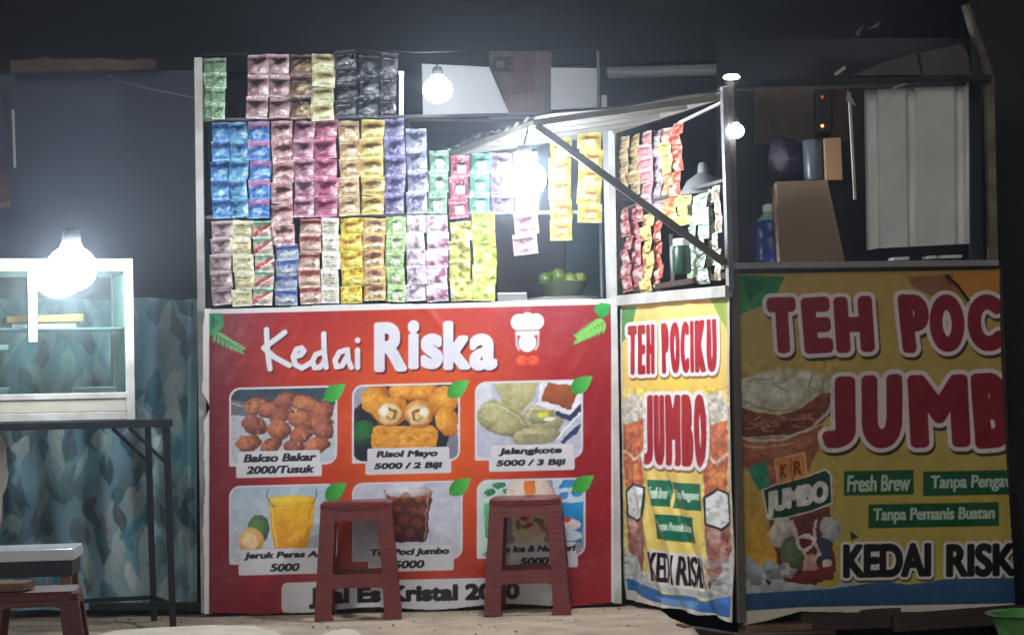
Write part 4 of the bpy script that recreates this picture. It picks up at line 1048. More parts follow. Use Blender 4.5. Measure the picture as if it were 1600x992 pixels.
# ------------------------------------------------------------------ sachet strips
SM2 = print_mat('glossy_sachet_foil', .22, .9, 4.5, metal=.25, spec=.9, coat=.5)
GLOSSY = {'foilgold', 'lilac', 'pinklilac', 'lemon', 'acid', 'silverblue', 'mint', 'lavender', 'lime', 'amber', 'violet', 'whitegreen'}
SM = print_mat('sachet_foil', .22, .5, 4.5, metal=.2, spec=.9)
def sachet_colors(x, y, base, acc, light, style, seed):
    """print of one sachet; x right, y up, 0..1"""
    base, acc, light = (np.asarray(c, float) for c in (base, acc, light))
    n = vnoise(x * 3.5, y * 3.5, seed, 2)
    c = base + ((vnoise(x * 5, y * 5, seed + 50) - .5) * 34)[..., None]
    def mix(c, m_, k): m_ = np.clip(m_, 0, 1)[..., None]; return c * (1 - m_) + np.asarray(k, float) * m_
    if style == 0:      # dark upper triangle, pale lower triangle
        c = mix(c, ((y - .35) * 2 - abs(x - .42) * 1.6 + (n - .5) * .8) * 3 * (y < .82), acc)
        c = mix(c, ((x - .45) * 1.6 - (y - .1) * 1.2 + (n - .5) * .6) * 3 * (y > .12), light)
    elif style == 1:    # arch over a pale band
        d = np.hypot((x - .5) / .42, (y - .62) / .24)
        c = mix(c, (1.05 - d + (n - .5) * .9) * 3 * np.clip((y - .5 - (n - .5) * .3) * 9, 0, 1), acc); c = mix(c, (1 - abs(y - .30 - (x - .5) * .2) / .15) * 2 + (n - .5) * 3, light)
    elif style == 2:    # pale with small lines of print
        c = mix(c, ((abs(((y * 7) % 1) - .5) < .2) & (x > .18) & (x < .82) & (y > .2) & (y < .8)) * (n > .42) * .8, acc)
        c = mix(c, (1 - abs(y - .86) / .08) * .8, light)
    elif style == 3:    # slanted splash
        c = mix(c, (1 - abs((y - .5) - (x - .5) * .8 + (n - .5) * .3) / .18) * 2, acc)
        c = mix(c, (1 - abs((y - .32) - (x - .5) * .8) / .07) * 2, light); c = mix(c, (y - .72) * 8, np.array([60, 140, 100.]))
    elif style == 4:    # crumpled foil
        c = mix(c, (n - .52) * 7, light); c = mix(c, (.42 - n) * 6, acc)
    elif style == 5:    # two zones
        c = mix(c, (y - .55 - .12 * np.sin(x * 3)) * 9, acc); c = mix(c, (1 - np.hypot((x - .6) / .34, (y - .34) / .2) + (n - .5) * 2.4) * 2, light)
    elif style == 6:    # cup picture
        c = mix(c, (1 - np.maximum(abs(x - .55) / .24, abs(y - .36) / .24)) * 6, light)
        c = mix(c, (1 - np.hypot((x - .55) / .26, (y - .6) / .11)) * 4, acc); c = mix(c, (1 - abs(y - .8) / .07) * (n > .4), light)
    if style != 4:
        # small print: a brand line, a few specks of other colours
        q_ = vnoise(x * 9, y * 3 + seed, seed + 9, 2)
        c = mix(c, (1 - abs(y - .70) / .05) * (q_ > .48) * (abs(x - .5) < .36) * .75, np.where(base.mean() > 120, 40., 235.) * np.ones(3))
        c = mix(c, (1 - abs(y - .20) / .035) * (q_ > .52) * (abs(x - .5) < .32) * .6, np.where(base.mean() > 120, 60., 220.) * np.ones(3))
        for j in range(3):
            r2 = np.random.default_rng(seed // 3 * 3 + j); px_, py_ = r2.uniform(.2, .8), r2.uniform(.25, .8)
            c = mix(c, (1 - np.hypot((x - px_) / r2.uniform(.08, .2), (y - py_) / r2.uniform(.06, .13))) * 1.6 * .55, [acc, light, acc * .6, light, base * .7][r2.integers(5)])
    seam = np.maximum(np.clip((.085 - y) * 30, 0, 1), np.clip((y - .925) * 30, 0, 1))
    c = mix(c, seam * .75, np.minimum(base * 1.05 + 62, 245))  # pale crimped seams, brightened further as a painted highlight
    side = np.maximum(np.clip((.06 - x) * 30, 0, 1), np.clip((x - .94) * 30, 0, 1)); c = mix(c, side * .35, np.minimum(base + 40, 245))
    c = (c * .86 + c.mean(-1, keepdims=True) * .14) * 1.10
    return np.clip(c, 6, 245)

KINDS = {  # base, accent, light, style
    'sky': ((84, 152, 200), (36, 84, 150), (178, 214, 236), 0), 'blue': ((70, 138, 200), (30, 66, 140), (150, 200, 236), 5), 'deepblue': ((56, 116, 196), (196, 120, 170), (140, 190, 236), 5),
    'rosebrown': ((186, 136, 136), (90, 50, 56), (226, 190, 184), 1), 'mauve': ((176, 122, 142), (78, 44, 66), (228, 196, 206), 0), 'crimson': ((176, 92, 124), (110, 36, 70), (226, 176, 190), 0),
    'tan': ((200, 162, 116), (120, 74, 60), (232, 210, 176), 6), 'gold': ((206, 178, 92), (110, 74, 44), (240, 222, 150), 1), 'violet': ((112, 108, 160), (60, 52, 104), (190, 186, 220), 0),
    'lavender': ((150, 152, 184), (84, 86, 124), (226, 228, 240), 0), 'mint': ((122, 178, 140), (40, 110, 70), (220, 240, 226), 6), 'raspberry': ((170, 76, 100), (92, 34, 50), (232, 190, 196), 6),
    'teal': ((96, 170, 140), (40, 110, 96), (200, 234, 220), 6), 'plum': ((150, 122, 140), (86, 62, 84), (220, 204, 214), 0), 'pink': ((208, 164, 176), (130, 84, 96), (236, 214, 216), 0), 'yellow': ((222, 196, 78), (196, 120, 50), (244, 228, 140), 6),
    'greymauve': ((170, 146, 150), (104, 78, 84), (214, 200, 200), 0), 'cream': ((214, 206, 160), (140, 130, 84), (238, 234, 206), 2), 'redgreen': ((190, 172, 158), (196, 56, 52), (236, 220, 214), 3), 'silverblue': ((150, 166, 190), (44, 66, 160), (206, 216, 230), 5),
    'brick': ((190, 158, 142), (132, 44, 40), (216, 186, 166), 5), 'ivory': ((212, 206, 190), (120, 112, 100), (238, 234, 224), 2), 'foilgold': ((244, 190, 36), (160, 90, 16), (255, 240, 120), 4), 'amber': ((214, 158, 84), (116, 70, 60), (240, 214, 170), 1),
    'lime': ((160, 204, 122), (76, 120, 60), (226, 242, 206), 6), 'lilac': ((208, 190, 208), (116, 94, 120), (236, 228, 238), 4), 'pinklilac': ((222, 182, 206), (140, 84, 118), (240, 218, 234), 4), 'lemon': ((232, 226, 104), (140, 130, 54), (250, 248, 180), 4), 'acid': ((206, 234, 66), (120, 160, 40), (240, 250, 160), 4),
    'greenbag': ((140, 180, 140), (60, 100, 70), (190, 216, 180), 2), 'mocha': ((176, 140, 144), (56, 34, 44), (226, 204, 204), 0), 'darkbrown': ((120, 92, 76), (52, 40, 40), (176, 150, 110), 5), 'paleyellow': ((216, 208, 150), (150, 130, 70), (238, 232, 186), 1),
    'black': ((46, 46, 54), (24, 24, 30), (108, 108, 116), 1), 'charcoal': ((54, 58, 66), (28, 30, 36), (120, 124, 130), 5), 'smoky': ((84, 82, 92), (44, 42, 52), (150, 146, 150), 0),
    'wheat': ((206, 176, 124), (150, 104, 60), (234, 214, 176), 2), 'salmon': ((240, 166, 144), (206, 96, 86), (250, 216, 196), 4), 'rose': ((226, 150, 156), (190, 80, 90), (246, 214, 214), 2), 'red': ((232, 106, 88), (176, 50, 48), (250, 196, 166), 4),
    'yellowgreen': ((216, 216, 110), (120, 150, 60), (244, 240, 180), 2), 'maroon': ((206, 116, 116), (140, 56, 62), (244, 196, 192), 4), 'redyellow': ((232, 214, 110), (214, 84, 60), (246, 236, 150), 4), 'orange': ((240, 150, 92), (210, 86, 60), (250, 216, 140), 4),
    'whitegreen': ((232, 236, 226), (110, 160, 130), (248, 248, 244), 4), 'greenwhite': ((170, 200, 160), (60, 110, 70), (234, 240, 226), 4), 'beige': ((214, 190, 166), (140, 100, 84), (238, 224, 206), 4),
}
_sm = {}
NG = 21
def sachet_mesh(kind, var):
    if (kind, var) in _sm: return _sm[(kind, var)]
    base, acc, light, style = KINDS[kind]; seed = (sum(map(ord, kind)) * 7 + var * 13) % 900
    if style == 3.5: style = 3
    g = np.linspace(0, 1, NG); x, y = np.meshgrid(g, g)
    r_ = np.random.default_rng(seed)
    puff = np.clip(np.sin(np.pi * np.clip((x - .03) / .94, 0, 1)), 0, 1) ** .6 * np.clip(np.sin(np.pi * np.clip((y - .08) / .84, 0, 1)), 0, 1) ** .6
    yy = np.clip((y - .09) / .82, 0, 1); belly = np.where(yy < .34, np.sin(np.pi / 2 * yy / .34) ** .8, np.cos(np.pi / 2 * (yy - .34) / .66) ** 1.5)
    belly = belly * np.clip(np.sin(np.pi * np.clip((x - .03) / .94, 0, 1)), 0, 1) ** .55
    z = .22 * belly - .04 * np.clip(1 - np.hypot((x - .5) / .4, (y - .76) / .16), 0, 1) + .22 * (vnoise(x * 2.4 + seed, y * 2.4, seed, 2) - .5) * (puff + .1)
    z += .05 * np.sin(x * 9 + seed) * np.clip(.2 - y, 0, 1) * 4 + .05 * np.sin(x * 8 + seed * 2) * np.clip(y - .8, 0, 1) * 4
    z += .05 * (1 - np.clip(abs((x - .5) * r_.uniform(-1, 1) + (y - .5) - r_.uniform(-.2, .2)) * 9, 0, 1)) * puff
    jx = .018 * (vnoise(y * 4, x * 0 + seed, seed + 1) - .5); jx = jx * 2
    co = np.stack([x - .5 + jx, -z, y - .5], -1).reshape(-1, 3)
    idx = np.arange(NG * NG).reshape(NG, NG)
    q = np.stack([idx[:-1, :-1], idx[:-1, 1:], idx[1:, 1:], idx[1:, :-1]], -1).reshape(-1, 4)
    # plain back: the corner points of every other row, pushed inward a little
    k = len(co); bx, by = np.meshgrid(np.linspace(0, 1, 3), np.linspace(0, 1, 3))
    bc = np.stack([bx - .5, .03 + .05 * np.sin(np.pi * bx) * np.sin(np.pi * by), by - .5], -1).reshape(-1, 3)
    bi = k + np.arange(9).reshape(3, 3)
    bq = np.stack([bi[:-1, :-1], bi[1:, :-1], bi[1:, 1:], bi[:-1, 1:]], -1).reshape(-1, 4)
    col = sachet_colors(x, y, base, acc, light, style, seed).reshape(-1, 3)
    col = np.concatenate([col, np.tile(np.asarray(base, float), (9, 1))])
    me = fast_mesh('sachet', np.concatenate([co, bc]), np.concatenate([q, bq]), col); me.materials.append(SM2 if kind in GLOSSY else SM)
    _sm[(kind, var)] = me
    return me

def strip(u0, u1, v0, v1, n, kind, label, at=None, ang=0.0, y=.02, sway=.004, group='sachet strips hanging in rows'):
    at = at or (lambda u, v: P(u, v, y))
    a, b = at(u0, v0), at(u1, v0); top = (a + b) / 2
    w = (b - a).length; h = (at((u0 + u1) / 2, v0).z - at((u0 + u1) / 2, v1).z) / n
    t = thing('sachet_strip', label, 'sachet strip', top, group, ang)
    r_ = random.Random(label); ph = r_.uniform(0, 6)
    off = Vector(at((u0 + u1) / 2, v1)) - top; ca, sa = math.cos(-ang), math.sin(-ang)
    dx = off.x * ca - off.y * sa; tilt0 = r_.uniform(-.05, .05)
    for k in range(n):
        o = bpy.data.objects.new('sachet', sachet_mesh(kind, r_.randrange(4))); COL.objects.link(o); o.parent = t
        f = (k + .5) / n
        o.location = (dx * f + sway * math.sin(ph + k * 1.7), -.004 - .006 * abs(math.sin(ph + k)) - .004 * (k % 2), -(k + .5) * h)
        o.rotation_euler = (r_.uniform(-.16, .16) + (.15 if k % 2 else -.15), r_.uniform(-.06, .06) + tilt0, r_.uniform(-.16, .16))
        o.scale = (w * r_.uniform(.97, 1.02), min(w, h), h * 1.02)
    return t

T = strip
# top row
T(317, 333, 92, 186, 4, 'greenbag', 'narrow dull green sachet strip turned edge-on against the left stall post', y=.05)
T(333, 353, 91, 187, 4, 'greenbag', 'pale green sachet strip just right of the one against the left post, top row')
T(386, 420, 86, 186, 3, 'mocha', 'mauve and black sachet strip, left one of the matching pair in the top row')
T(420, 453, 86, 186, 3, 'mocha', 'mauve and black sachet strip, right one of the matching pair in the top row')
T(453, 487, 86, 186, 3, 'darkbrown', 'brown sachet strip beside the cream one in the top row')
T(487, 523, 85, 189, 4, 'paleyellow', 'cream yellow sachet strip in the top row next to the black ones')
T(525, 558, 80, 184, 4, 'black', 'black sachet strip right beside the cream yellow strip in the top row')
T(559, 592, 88, 184, 3, 'charcoal', 'charcoal sachet strip between the black strip and the smoky one in the top row')
T(594, 620, 84, 184, 3, 'smoky', 'smoky grey sachet strip at the right end of the top row', y=.08)
# middle row
T(331, 359, 192, 342, 5, 'blue', 'blue sachet strip at the left end of the middle row')
T(359, 388, 191, 340, 5, 'sky', 'light blue sachet strip second in the middle row')
T(389, 423, 190, 342, 5, 'deepblue', 'blue sachet strip with pink tips beside the brown pink column')
T(425, 459, 190, 383, 6, 'rosebrown', 'long brown pink sachet strip of six reaching below its row')
T(460, 492, 189, 340, 5, 'mauve', 'mauve sachet strip right of the long brown pink strip')
T(492, 527, 187, 340, 5, 'crimson', 'crimson pink sachet strip left of the tan one in the middle row')
T(530, 563, 189, 338, 5, 'tan', 'tan sachet strip between crimson and gold ones in the middle row')
T(564, 600, 188, 336, 5, 'gold', 'golden yellow sachet strip in the middle of the middle row')
T(601, 633, 187, 334, 5, 'violet', 'violet blue sachet strip right of the golden one')
T(636, 668, 202, 334, 4, 'lavender', 'pale lavender sachet strip right of the violet blue one')
T(670, 700, 236, 334, 3, 'mint', 'short mint green sachet strip under the outer corner of the awning flap')
T(703, 733, 244, 342, 3, 'raspberry', 'short raspberry sachet strip below the left end of the awning flap')
T(735, 766, 240, 333, 3, 'teal', 'short teal green sachet strip left of the awning bulb')
T(767, 800, 240, 335, 3, 'plum', 'dull plum sachet strip just left of the awning bulb')
T(803, 841, 238, 398, 5, 'pink', 'pink sachet strip hanging down below the awning bulb')
T(858, 893, 216, 376, 5, 'yellow', 'longer yellow sachet strip nearer to the awning bulb')
T(903, 940, 206, 348, 5, 'yellow', 'shorter yellow sachet strip close to the right stall post')
# lower row
T(330, 363, 346, 477, 5, 'greymauve', 'greyish mauve sachet strip at the left end of the bottom row')
T(364, 396, 345, 479, 5, 'cream', 'cream sachet strip second in the bottom row', sway=.008)
T(397, 428, 346, 477, 5, 'redgreen', 'green sachet strip with red splashes in the bottom row')
T(431, 466, 383, 477, 4, 'silverblue', 'short silver and blue sachet strip below the long brown pink strip')
T(468, 501, 342, 475, 5, 'brick', 'brick red and beige sachet strip in the bottom row')
T(503, 531, 341, 474, 5, 'ivory', 'ivory sachet strip left of the shiny gold one')
T(532, 567, 341, 474, 5, 'foilgold', 'shiny gold foil sachet strip in the bottom row')
T(567, 602, 341, 470, 5, 'amber', 'amber brown sachet strip right of the gold foil one')
T(603, 633, 339, 472, 5, 'lime', 'pale green sachet strip between amber and lilac ones')
T(635, 665, 337, 471, 5, 'lilac', 'lilac white sachet strip in the bottom row')
T(666, 700, 337, 471, 5, 'pinklilac', 'pinkish lilac sachet strip left of the lemon one')
T(703, 736, 346, 470, 4, 'lemon', 'lemon foil sachet strip below the raspberry one')
T(738, 775, 331, 470, 5, 'acid', 'bright lime yellow sachet strip at the right end of the bottom row')
# strips inside the side opening of the drink booth
SA = math.atan2(B.y - A.y, B.x - A.x)
def side(u0, u1, v0, v1, n, kind, label, off=-.03):
    T(u0, u1, v0, v1, n, kind, label, at=lambda u, v: S(u, v, off), ang=SA, sway=.012, group='sachet strips in the side opening of the booth')
side(972, 984, 214, 295, 4, 'wheat', 'wheat coloured strip at the far left of the side opening, upper row')
side(985, 1003, 212, 306, 5, 'wheat', 'wheat and pink strip second in the side opening, upper row', -.05)
side(1003, 1022, 206, 325, 6, 'rose', 'rose pink strip in the side opening above the diagonal brace')
side(1021, 1038, 204, 330, 6, 'lilac', 'pale lilac strip in the middle of the side opening', -.05)
side(1035, 1051, 201, 330, 6, 'salmon', 'salmon strip behind the yellow green one in the side opening', -.06)
side(1036, 1051, 222, 272, 3, 'yellowgreen', 'short yellow green strip in the upper side opening', -.015)
side(1052, 1069, 192, 306, 6, 'red', 'red strip at the right end of the upper side opening')
side(1043, 1061, 270, 345, 4, 'orange', 'orange strip hanging across the diagonal brace', -.045)
side(975, 988, 326, 456, 6, 'maroon', 'maroon strip at the lower left of the side opening', -.02)
side(988, 1004, 325, 460, 6, 'maroon', 'wavy maroon strip second in the lower side opening', -.05)
side(1006, 1024, 334, 457, 6, 'redyellow', 'yellow strip with red splashes in the lower side opening')
side(1024, 1037, 340, 455, 6, 'red', 'thin red strip beside the yellow and red one in the lower side opening', -.05)
side(1060, 1080, 305, 352, 3, 'yellowgreen', 'crumpled yellow green strip just above the diagonal brace', -.03)
side(1078, 1092, 310, 442, 6, 'greenwhite', 'pale green strip below the grey hood in the side opening', -.05)
side(1090, 1109, 303, 444, 6, 'whitegreen', 'white and green strip near the corner post', -.03)
side(1109, 1119, 296, 440, 6, 'greenwhite', 'narrow green strip second from the corner post', -.06)
side(1119, 1129, 290, 438, 6, 'beige', 'beige strip right against the corner post', -.04)

# grey hood and a few things standing behind the side opening
hc = P(1099, 300, -.45)
o = MB().lathe(hc, [(.088, -.012), (.084, .0), (.060, .042), (.030, .062), (.020, .070), (.018, .095), (.012, .108), (.004, .110)], 22).build('food_hood', mat('grey_plastic', (128, 130, 134), .5, 0, .15, 12, .1))
tag(o, 'grey dome shaped food cover with a knob seen through the side opening', 'food cover')
bc = P(1066, 441, -.55)
jr = thing('jar', 'dark green jar with a white lid standing behind the side opening', 'jar', (bc.x, bc.y, zc))
MB().lathe((bc.x, bc.y, zc), [(.030, 0), (.034, .01), (.034, .085), (.028, .10)], 18).build('body', mat('dark_green_plastic', (28, 62, 46), .35, 0, .2, 9, .05), jr)
MB().lathe((bc.x, bc.y, zc + .1005), [(.03, 0), (.03, .022), (.026, .026)], 18).build('lid', PLASTIC_WHITE, jr)
o = MB().beam(S(1048, 366, -.1), S(1051, 452, -.1), .014, .014).build('white_rod', PLASTIC_WHITE); tag(o, 'white rod standing upright between red strips and green jar', 'rod')

# ------------------------------------------------------------------ counter of the left stall: bowl of limes, tray
by = .22
cb = P(880, 468, by); ct2 = Vector((cb.x, cb.y, ct))
o = MB().lathe((cb.x, cb.y, ct + .001), [(.13, 0), (.15, .006), (.155, .024), (.152, .027), (.147, .024), (.14, .010)], 28).build('steel_tray', ALU)
tag(o, 'round steel tray under the bowl of limes on the stall counter', 'tray')
bz = ct + .020
bw = MB().lathe((cb.x, cb.y, bz), [(.055, 0), (.066, .004), (.083, .028), (.096, .064), (.104, .068), (.102, .072), (.094, .069), (.081, .031), (.062, .008)], 30, cap=False)
bw.f.append(tuple(reversed(range(30)))); bw.f.append(tuple(range(8 * 30, 9 * 30)))
ob = bw.build('bowl', mat('greenish_bowl', (84, 92, 68), .25, 0, .15, 10, .02)); tag(ob, 'greenish plastic bowl heaped with limes on the counter', 'bowl')
LM = mat('lime_skin', (96, 126, 52), .4, 0, .3, 30, .12, bscale=180)
LM2 = mat('yellowing_lime_skin', (124, 140, 58), .38, 0, .35, 22, .12, bscale=180)
for dx, dy, dz, lb in ((-.070, -.01, .086, 'lime at the left rim of the bowl'), (-.018, -.03, .096, 'large front lime heaped highest in the bowl'), (.030, -.03, .078, 'lime low in the middle of the bowl front'),
                       (.068, .0, .084, 'lime at the right rim of the bowl'), (-.042, .04, .094, 'lime half hidden at the back left of the bowl'), (.03, .045, .088, 'lime half hidden at the back right of the bowl')):
    c = Vector((cb.x + dx, cb.y + dy, bz + dz)); r = .027 if 'large' not in lb else .031
    mb = MB().lathe(c, [(r * .06, -r * 1.08)] + [(r * math.sin(a), -r * math.cos(a)) for a in np.linspace(.3, 2.84, 9)] + [(r * .06, r * 1.08)], 16)
    R_ = Matrix.Rotation(dx * 12, 4, 'Y') @ Matrix.Rotation(.6, 4, 'X'); mb.v = [c + R_ @ (p - c) for p in mb.v]
    tag(mb.build('lime', LM if dx < 0 else LM2), lb, 'lime', 'limes in the bowl')
p = P(800, 470, .2)
o = MB().hexa([(p.x - .055, p.y - .06, ct + .001), (p.x + .065, p.y - .06, ct + .001), (p.x + .065, p.y + .06, ct + .001), (p.x - .055, p.y + .06, ct + .001)],
              [(p.x - .06, p.y - .07, ct + .05), (p.x + .06, p.y - .07, ct + .05), (p.x + .06, p.y + .07, ct + .05), (p.x - .06, p.y + .07, ct + .05)]).build('steel_box', ALU, bevel=.004)
tag(o, 'small steel box on the counter left of the lime bowl', 'box')

# brown carton with dark letters above the awning
def carton():
    cv = Canvas(764, 80, 862, 190, (98, 80, 74), ss=3)
    cv.speckle(22, 20, 91); cv.poly([(800, 80), (836, 80), (836, 150), (800, 160)], (92, 56, 60), .7); cv.poly([(764, 150), (850, 144), (850, 190), (764, 190)], (120, 96, 84), .7)
    cv.text('CE', 768, 88, 803, 113, (34, 34, 40), grow=1.8)
    t = thing('carton', 'brown carton lettered CE on a shelf right of the slanted white board', 'carton', P(813, 186, .75))
    y0 = .75
    printed_sheet(t, cv, lambda X, Y: unproj(X, Y, (0, y0 - .003, 0), NF), {0: ('printed_face', None)}, print_mat('printed_card', .8, .1, 20))
    MB().prism([P(764, 81, y0), P(861, 81, y0), P(861, 189, y0), P(764, 189, y0)], (0, .2, 0)).build('body', mat('brown_card', (112, 88, 76), .85, 0, .15, 6, .1), t)
carton()
part(MB().prism([P(640, 190, .6), P(945, 190, .6), P(945, 186, .6), P(640, 186, .6)], (0, .38, 0)), 'shelf', DARK_WOOD, st)

# ------------------------------------------------------------------ inside the booth window
def cv_(u, y): return P(u, 408, y)
jx = cv_(1206, -.30)
jg = thing('water_jug', 'blue water jug with a white cap beside the brown box in the booth window', 'jug', (jx.x, jx.y, zc))
s = .064
MB().lathe((jx.x, jx.y, zc), [(s * .9, 0), (s, .008), (s, .05), (s * .95, .06), (s, .07), (s, .13), (s * .95, .14), (s, .15), (s, .185), (s * .86, .205)], 24).build('body', mat('blue_jug', (34, 58, 130), .3, 0, .1, 8, .03), jg)
MB().lathe((jx.x, jx.y, zc + .2055), [(s * .85, 0), (s * .5, .022), (s * .4, .034)], 20).build('shoulder', mat('green_shoulder_highlight', (150, 190, 170), .2, 0, .1, 8, .03), jg)  # pale green puts the highlight on the shoulder into its colour
MB().lathe((jx.x, jx.y, zc + .2405), [(s * .45, 0), (s * .45, .022), (s * .3, .03)], 16).build('cap', PLASTIC_WHITE, jg)
BX = mat('cardboard', (134, 112, 88), .85, 0, .12, 5, .12)
def booth_box(pix, y, depth, m_, label, cat='box'):
    o = MB().prism([P(u, v, y) for u, v in pix], (0, depth, 0)).build('cardboard_box', m_, bevel=.002); tag(o, label, cat); return o
booth_box([(1213, 284), (1293, 281), (1322, 414), (1222, 416)], -.50, .16, BX, 'large brown box leaning beside the blue jug in the booth window')
o = booth_box([(1288, 216), (1314, 215), (1317, 281), (1291, 282)], -.42, .10, mat('tan_card', (178, 138, 104), .8, 0, .1, 6, .1), 'small tan carton standing on the large brown box')
MB().box((0, 0, 0), (0, 0, 0))
c = P(1272, 282, -.36)
o = MB().lathe(c, [(.034, 0), (.037, .01), (.040, .14), (.036, .15)], 20).build('canister', mat('blue_grey_canister', (76, 88, 100), .35, 0, .15, 8, .05)); tag(o, 'blue grey canister left of the small tan carton', 'canister')
def bag(pix, y, th, label, m_):
    pts = [P(u, v, y) for u, v in pix]; c = sum(pts, Vector()) / len(pts)
    mb = MB(); n = len(pts); lay = []
    for f, d in ((.05, -1.0), (.55, -.8), (.9, -.35), (1, 0), (.9, .35), (.5, .8), (.05, 1)):
        lay.append([c + (p - c) * f + Vector((0, th * d + .01 * math.sin(i * 2.1 + d * 3), 0)) for i, p in enumerate(pts)])
    for L_ in lay: mb.v += L_
    for i in range(len(lay) - 1):
        for k in range(n): mb.f.append((i * n + k, i * n + (k + 1) % n, (i + 1) * n + (k + 1) % n, (i + 1) * n + k))
    mb.f.append(tuple(reversed(range(n)))); mb.f.append(tuple(range((len(lay) - 1) * n, len(lay) * n))); mb.sm = True
    o = mb.build('bag', m_); o.modifiers.clear(); tag(o, label, 'bag'); return o
bag([(1204, 222), (1222, 214), (1244, 220), (1258, 236), (1262, 262), (1255, 284), (1226, 286), (1206, 282), (1198, 254)], -.30, .05, 'dark purple bag hanging behind the brown box in the booth', mat('dark_purple_plastic', (52, 46, 66), .5, 0, .2, 14, .3))
# device with two little indicator lamps
dvc = thing('indicator_panel', 'dark wall panel with a dim red and a bright amber indicator lamp', 'panel', P(1286, 175, .02))
MB().prism([P(1274, 140, .04), P(1298, 139, .04), P(1299, 208, .04), P(1275, 208, .04)], (0, .05, 0)).build('case', BLACK_STEEL, dvc, bevel=.003)
for v_, r_, e in ((152, .006, ((255, 70, 50), 0.7)), (197, .006, ((255, 150, 60), 6))):
    MB().lathe(P(1285, v_, .035), [(.001, -r_)] + [(r_ * math.sin(a), -r_ * math.cos(a)) for a in np.linspace(.4, 2.7, 6)] + [(.001, r_)], 12).build('indicator_lamp', mat('indicator_%d' % v_, (200, 80, 40), .3, 0, 0, 5, 0, emit=e), dvc)

# ribbed white panel hung in the right half of the booth window
prof = [(1350, .03), (1354, .0), (1368, .0), (1372, .022), (1414, .022), (1420, .002), (1428, .002), (1434, .024), (1490, .024), (1496, .004), (1503, .004), (1508, .03), (1513, .03)]
mb = MB(); topv = lambda u: 141 - (u - 1350) * .045; botv = lambda u: 389 - (u - 1350) * .05 + (2 if u < 1360 else 0)
m_ = len(prof); rows = 7
for back in (0, .003):
    for j in range(rows):
        f = j / (rows - 1)
        for u, o_ in prof:
            u2 = u + (4 * f if u < 1420 else 2 * f); mb.v.append(D(u2, topv(u) * (1 - f) + botv(u) * f, -.06 + o_ - back + .004 * math.sin(f * 7 + u)))
for b_ in (0, 1):
    for j in range(rows - 1):
        for i in range(m_ - 1):
            a = b_ * rows * m_ + j * m_ + i; q_ = (a, a + 1, a + m_ + 1, a + m_)
            mb.f.append(q_ if b_ else q_[::-1])
rp = mb.build('ribbed_panel', mat('dusty_white_sheet', (224, 227, 226), .55, 0, .1, 5, .12)); rp.modifiers.clear() if rp.modifiers else None
tag(rp, 'off white ribbed panel hanging in the right half of the booth window', 'panel')
for k, (u, v, w_) in enumerate(((1404, 405, 26), (1452, 403, 14), (1482, 402, 34))):
    o = MB().beam(D(u - w_ / 2, v + .6, -.02), D(u + w_ / 2, v - .6, -.02), .012, .05, side=DN).build('paper_scrap', PLASTIC_WHITE, bevel=.003)
    tag(o, ['white folded scrap lying left under the ribbed panel', 'tiny white scrap lying in the middle under the ribbed panel', 'longest white scrap lying at the right under the ribbed panel'][k], 'scrap', 'white scraps on the booth rail')
# dark cord across the banner, dark cloth at the right end
o = MB().tube([D(1478, 430, .03), D(1496, 446, .035), D(1514, 470, .03)], .005, 6).build('strap', CORD); tag(o, 'short black strap dangling over the top of the wide banner', 'strap')
bag([(1592, 762), (1608, 742), (1650, 746), (1670, 850), (1650, 940), (1616, 946), (1596, 930), (1602, 860)], B.y + .10, .08, 'dark sack slumped at the right end of the drink booth', mat('dark_sack', (30, 32, 38), .8, 0, .3, 8, .4))
bc = P(1610, 972, -1.35); gz = bc.z - .03
gb = MB().lathe((bc.x, bc.y, gz), [(.08, -.03), (.098, -.02), (.122, .052), (.142, .058), (.143, .063), (.120, .060), (.094, -.012), (.02, -.016)], 34, cap=False)
gb.f.append(tuple(reversed(range(34)))); gb.f.append(tuple(range(7 * 34, 8 * 34)))
tag(gb.build('basin', mat('green_plastic', (98, 156, 84), .35, 0, .12, 8, .05)), 'light green plastic basin at the bottom right corner', 'basin')
o = MB().box((bc.x - .16, bc.y - .12, -.141), (bc.x + .16, bc.y + .12, gz - .0305)).build('stone_block', EARTH, bevel=.012); tag(o, 'dark block carrying the light green basin', 'block')

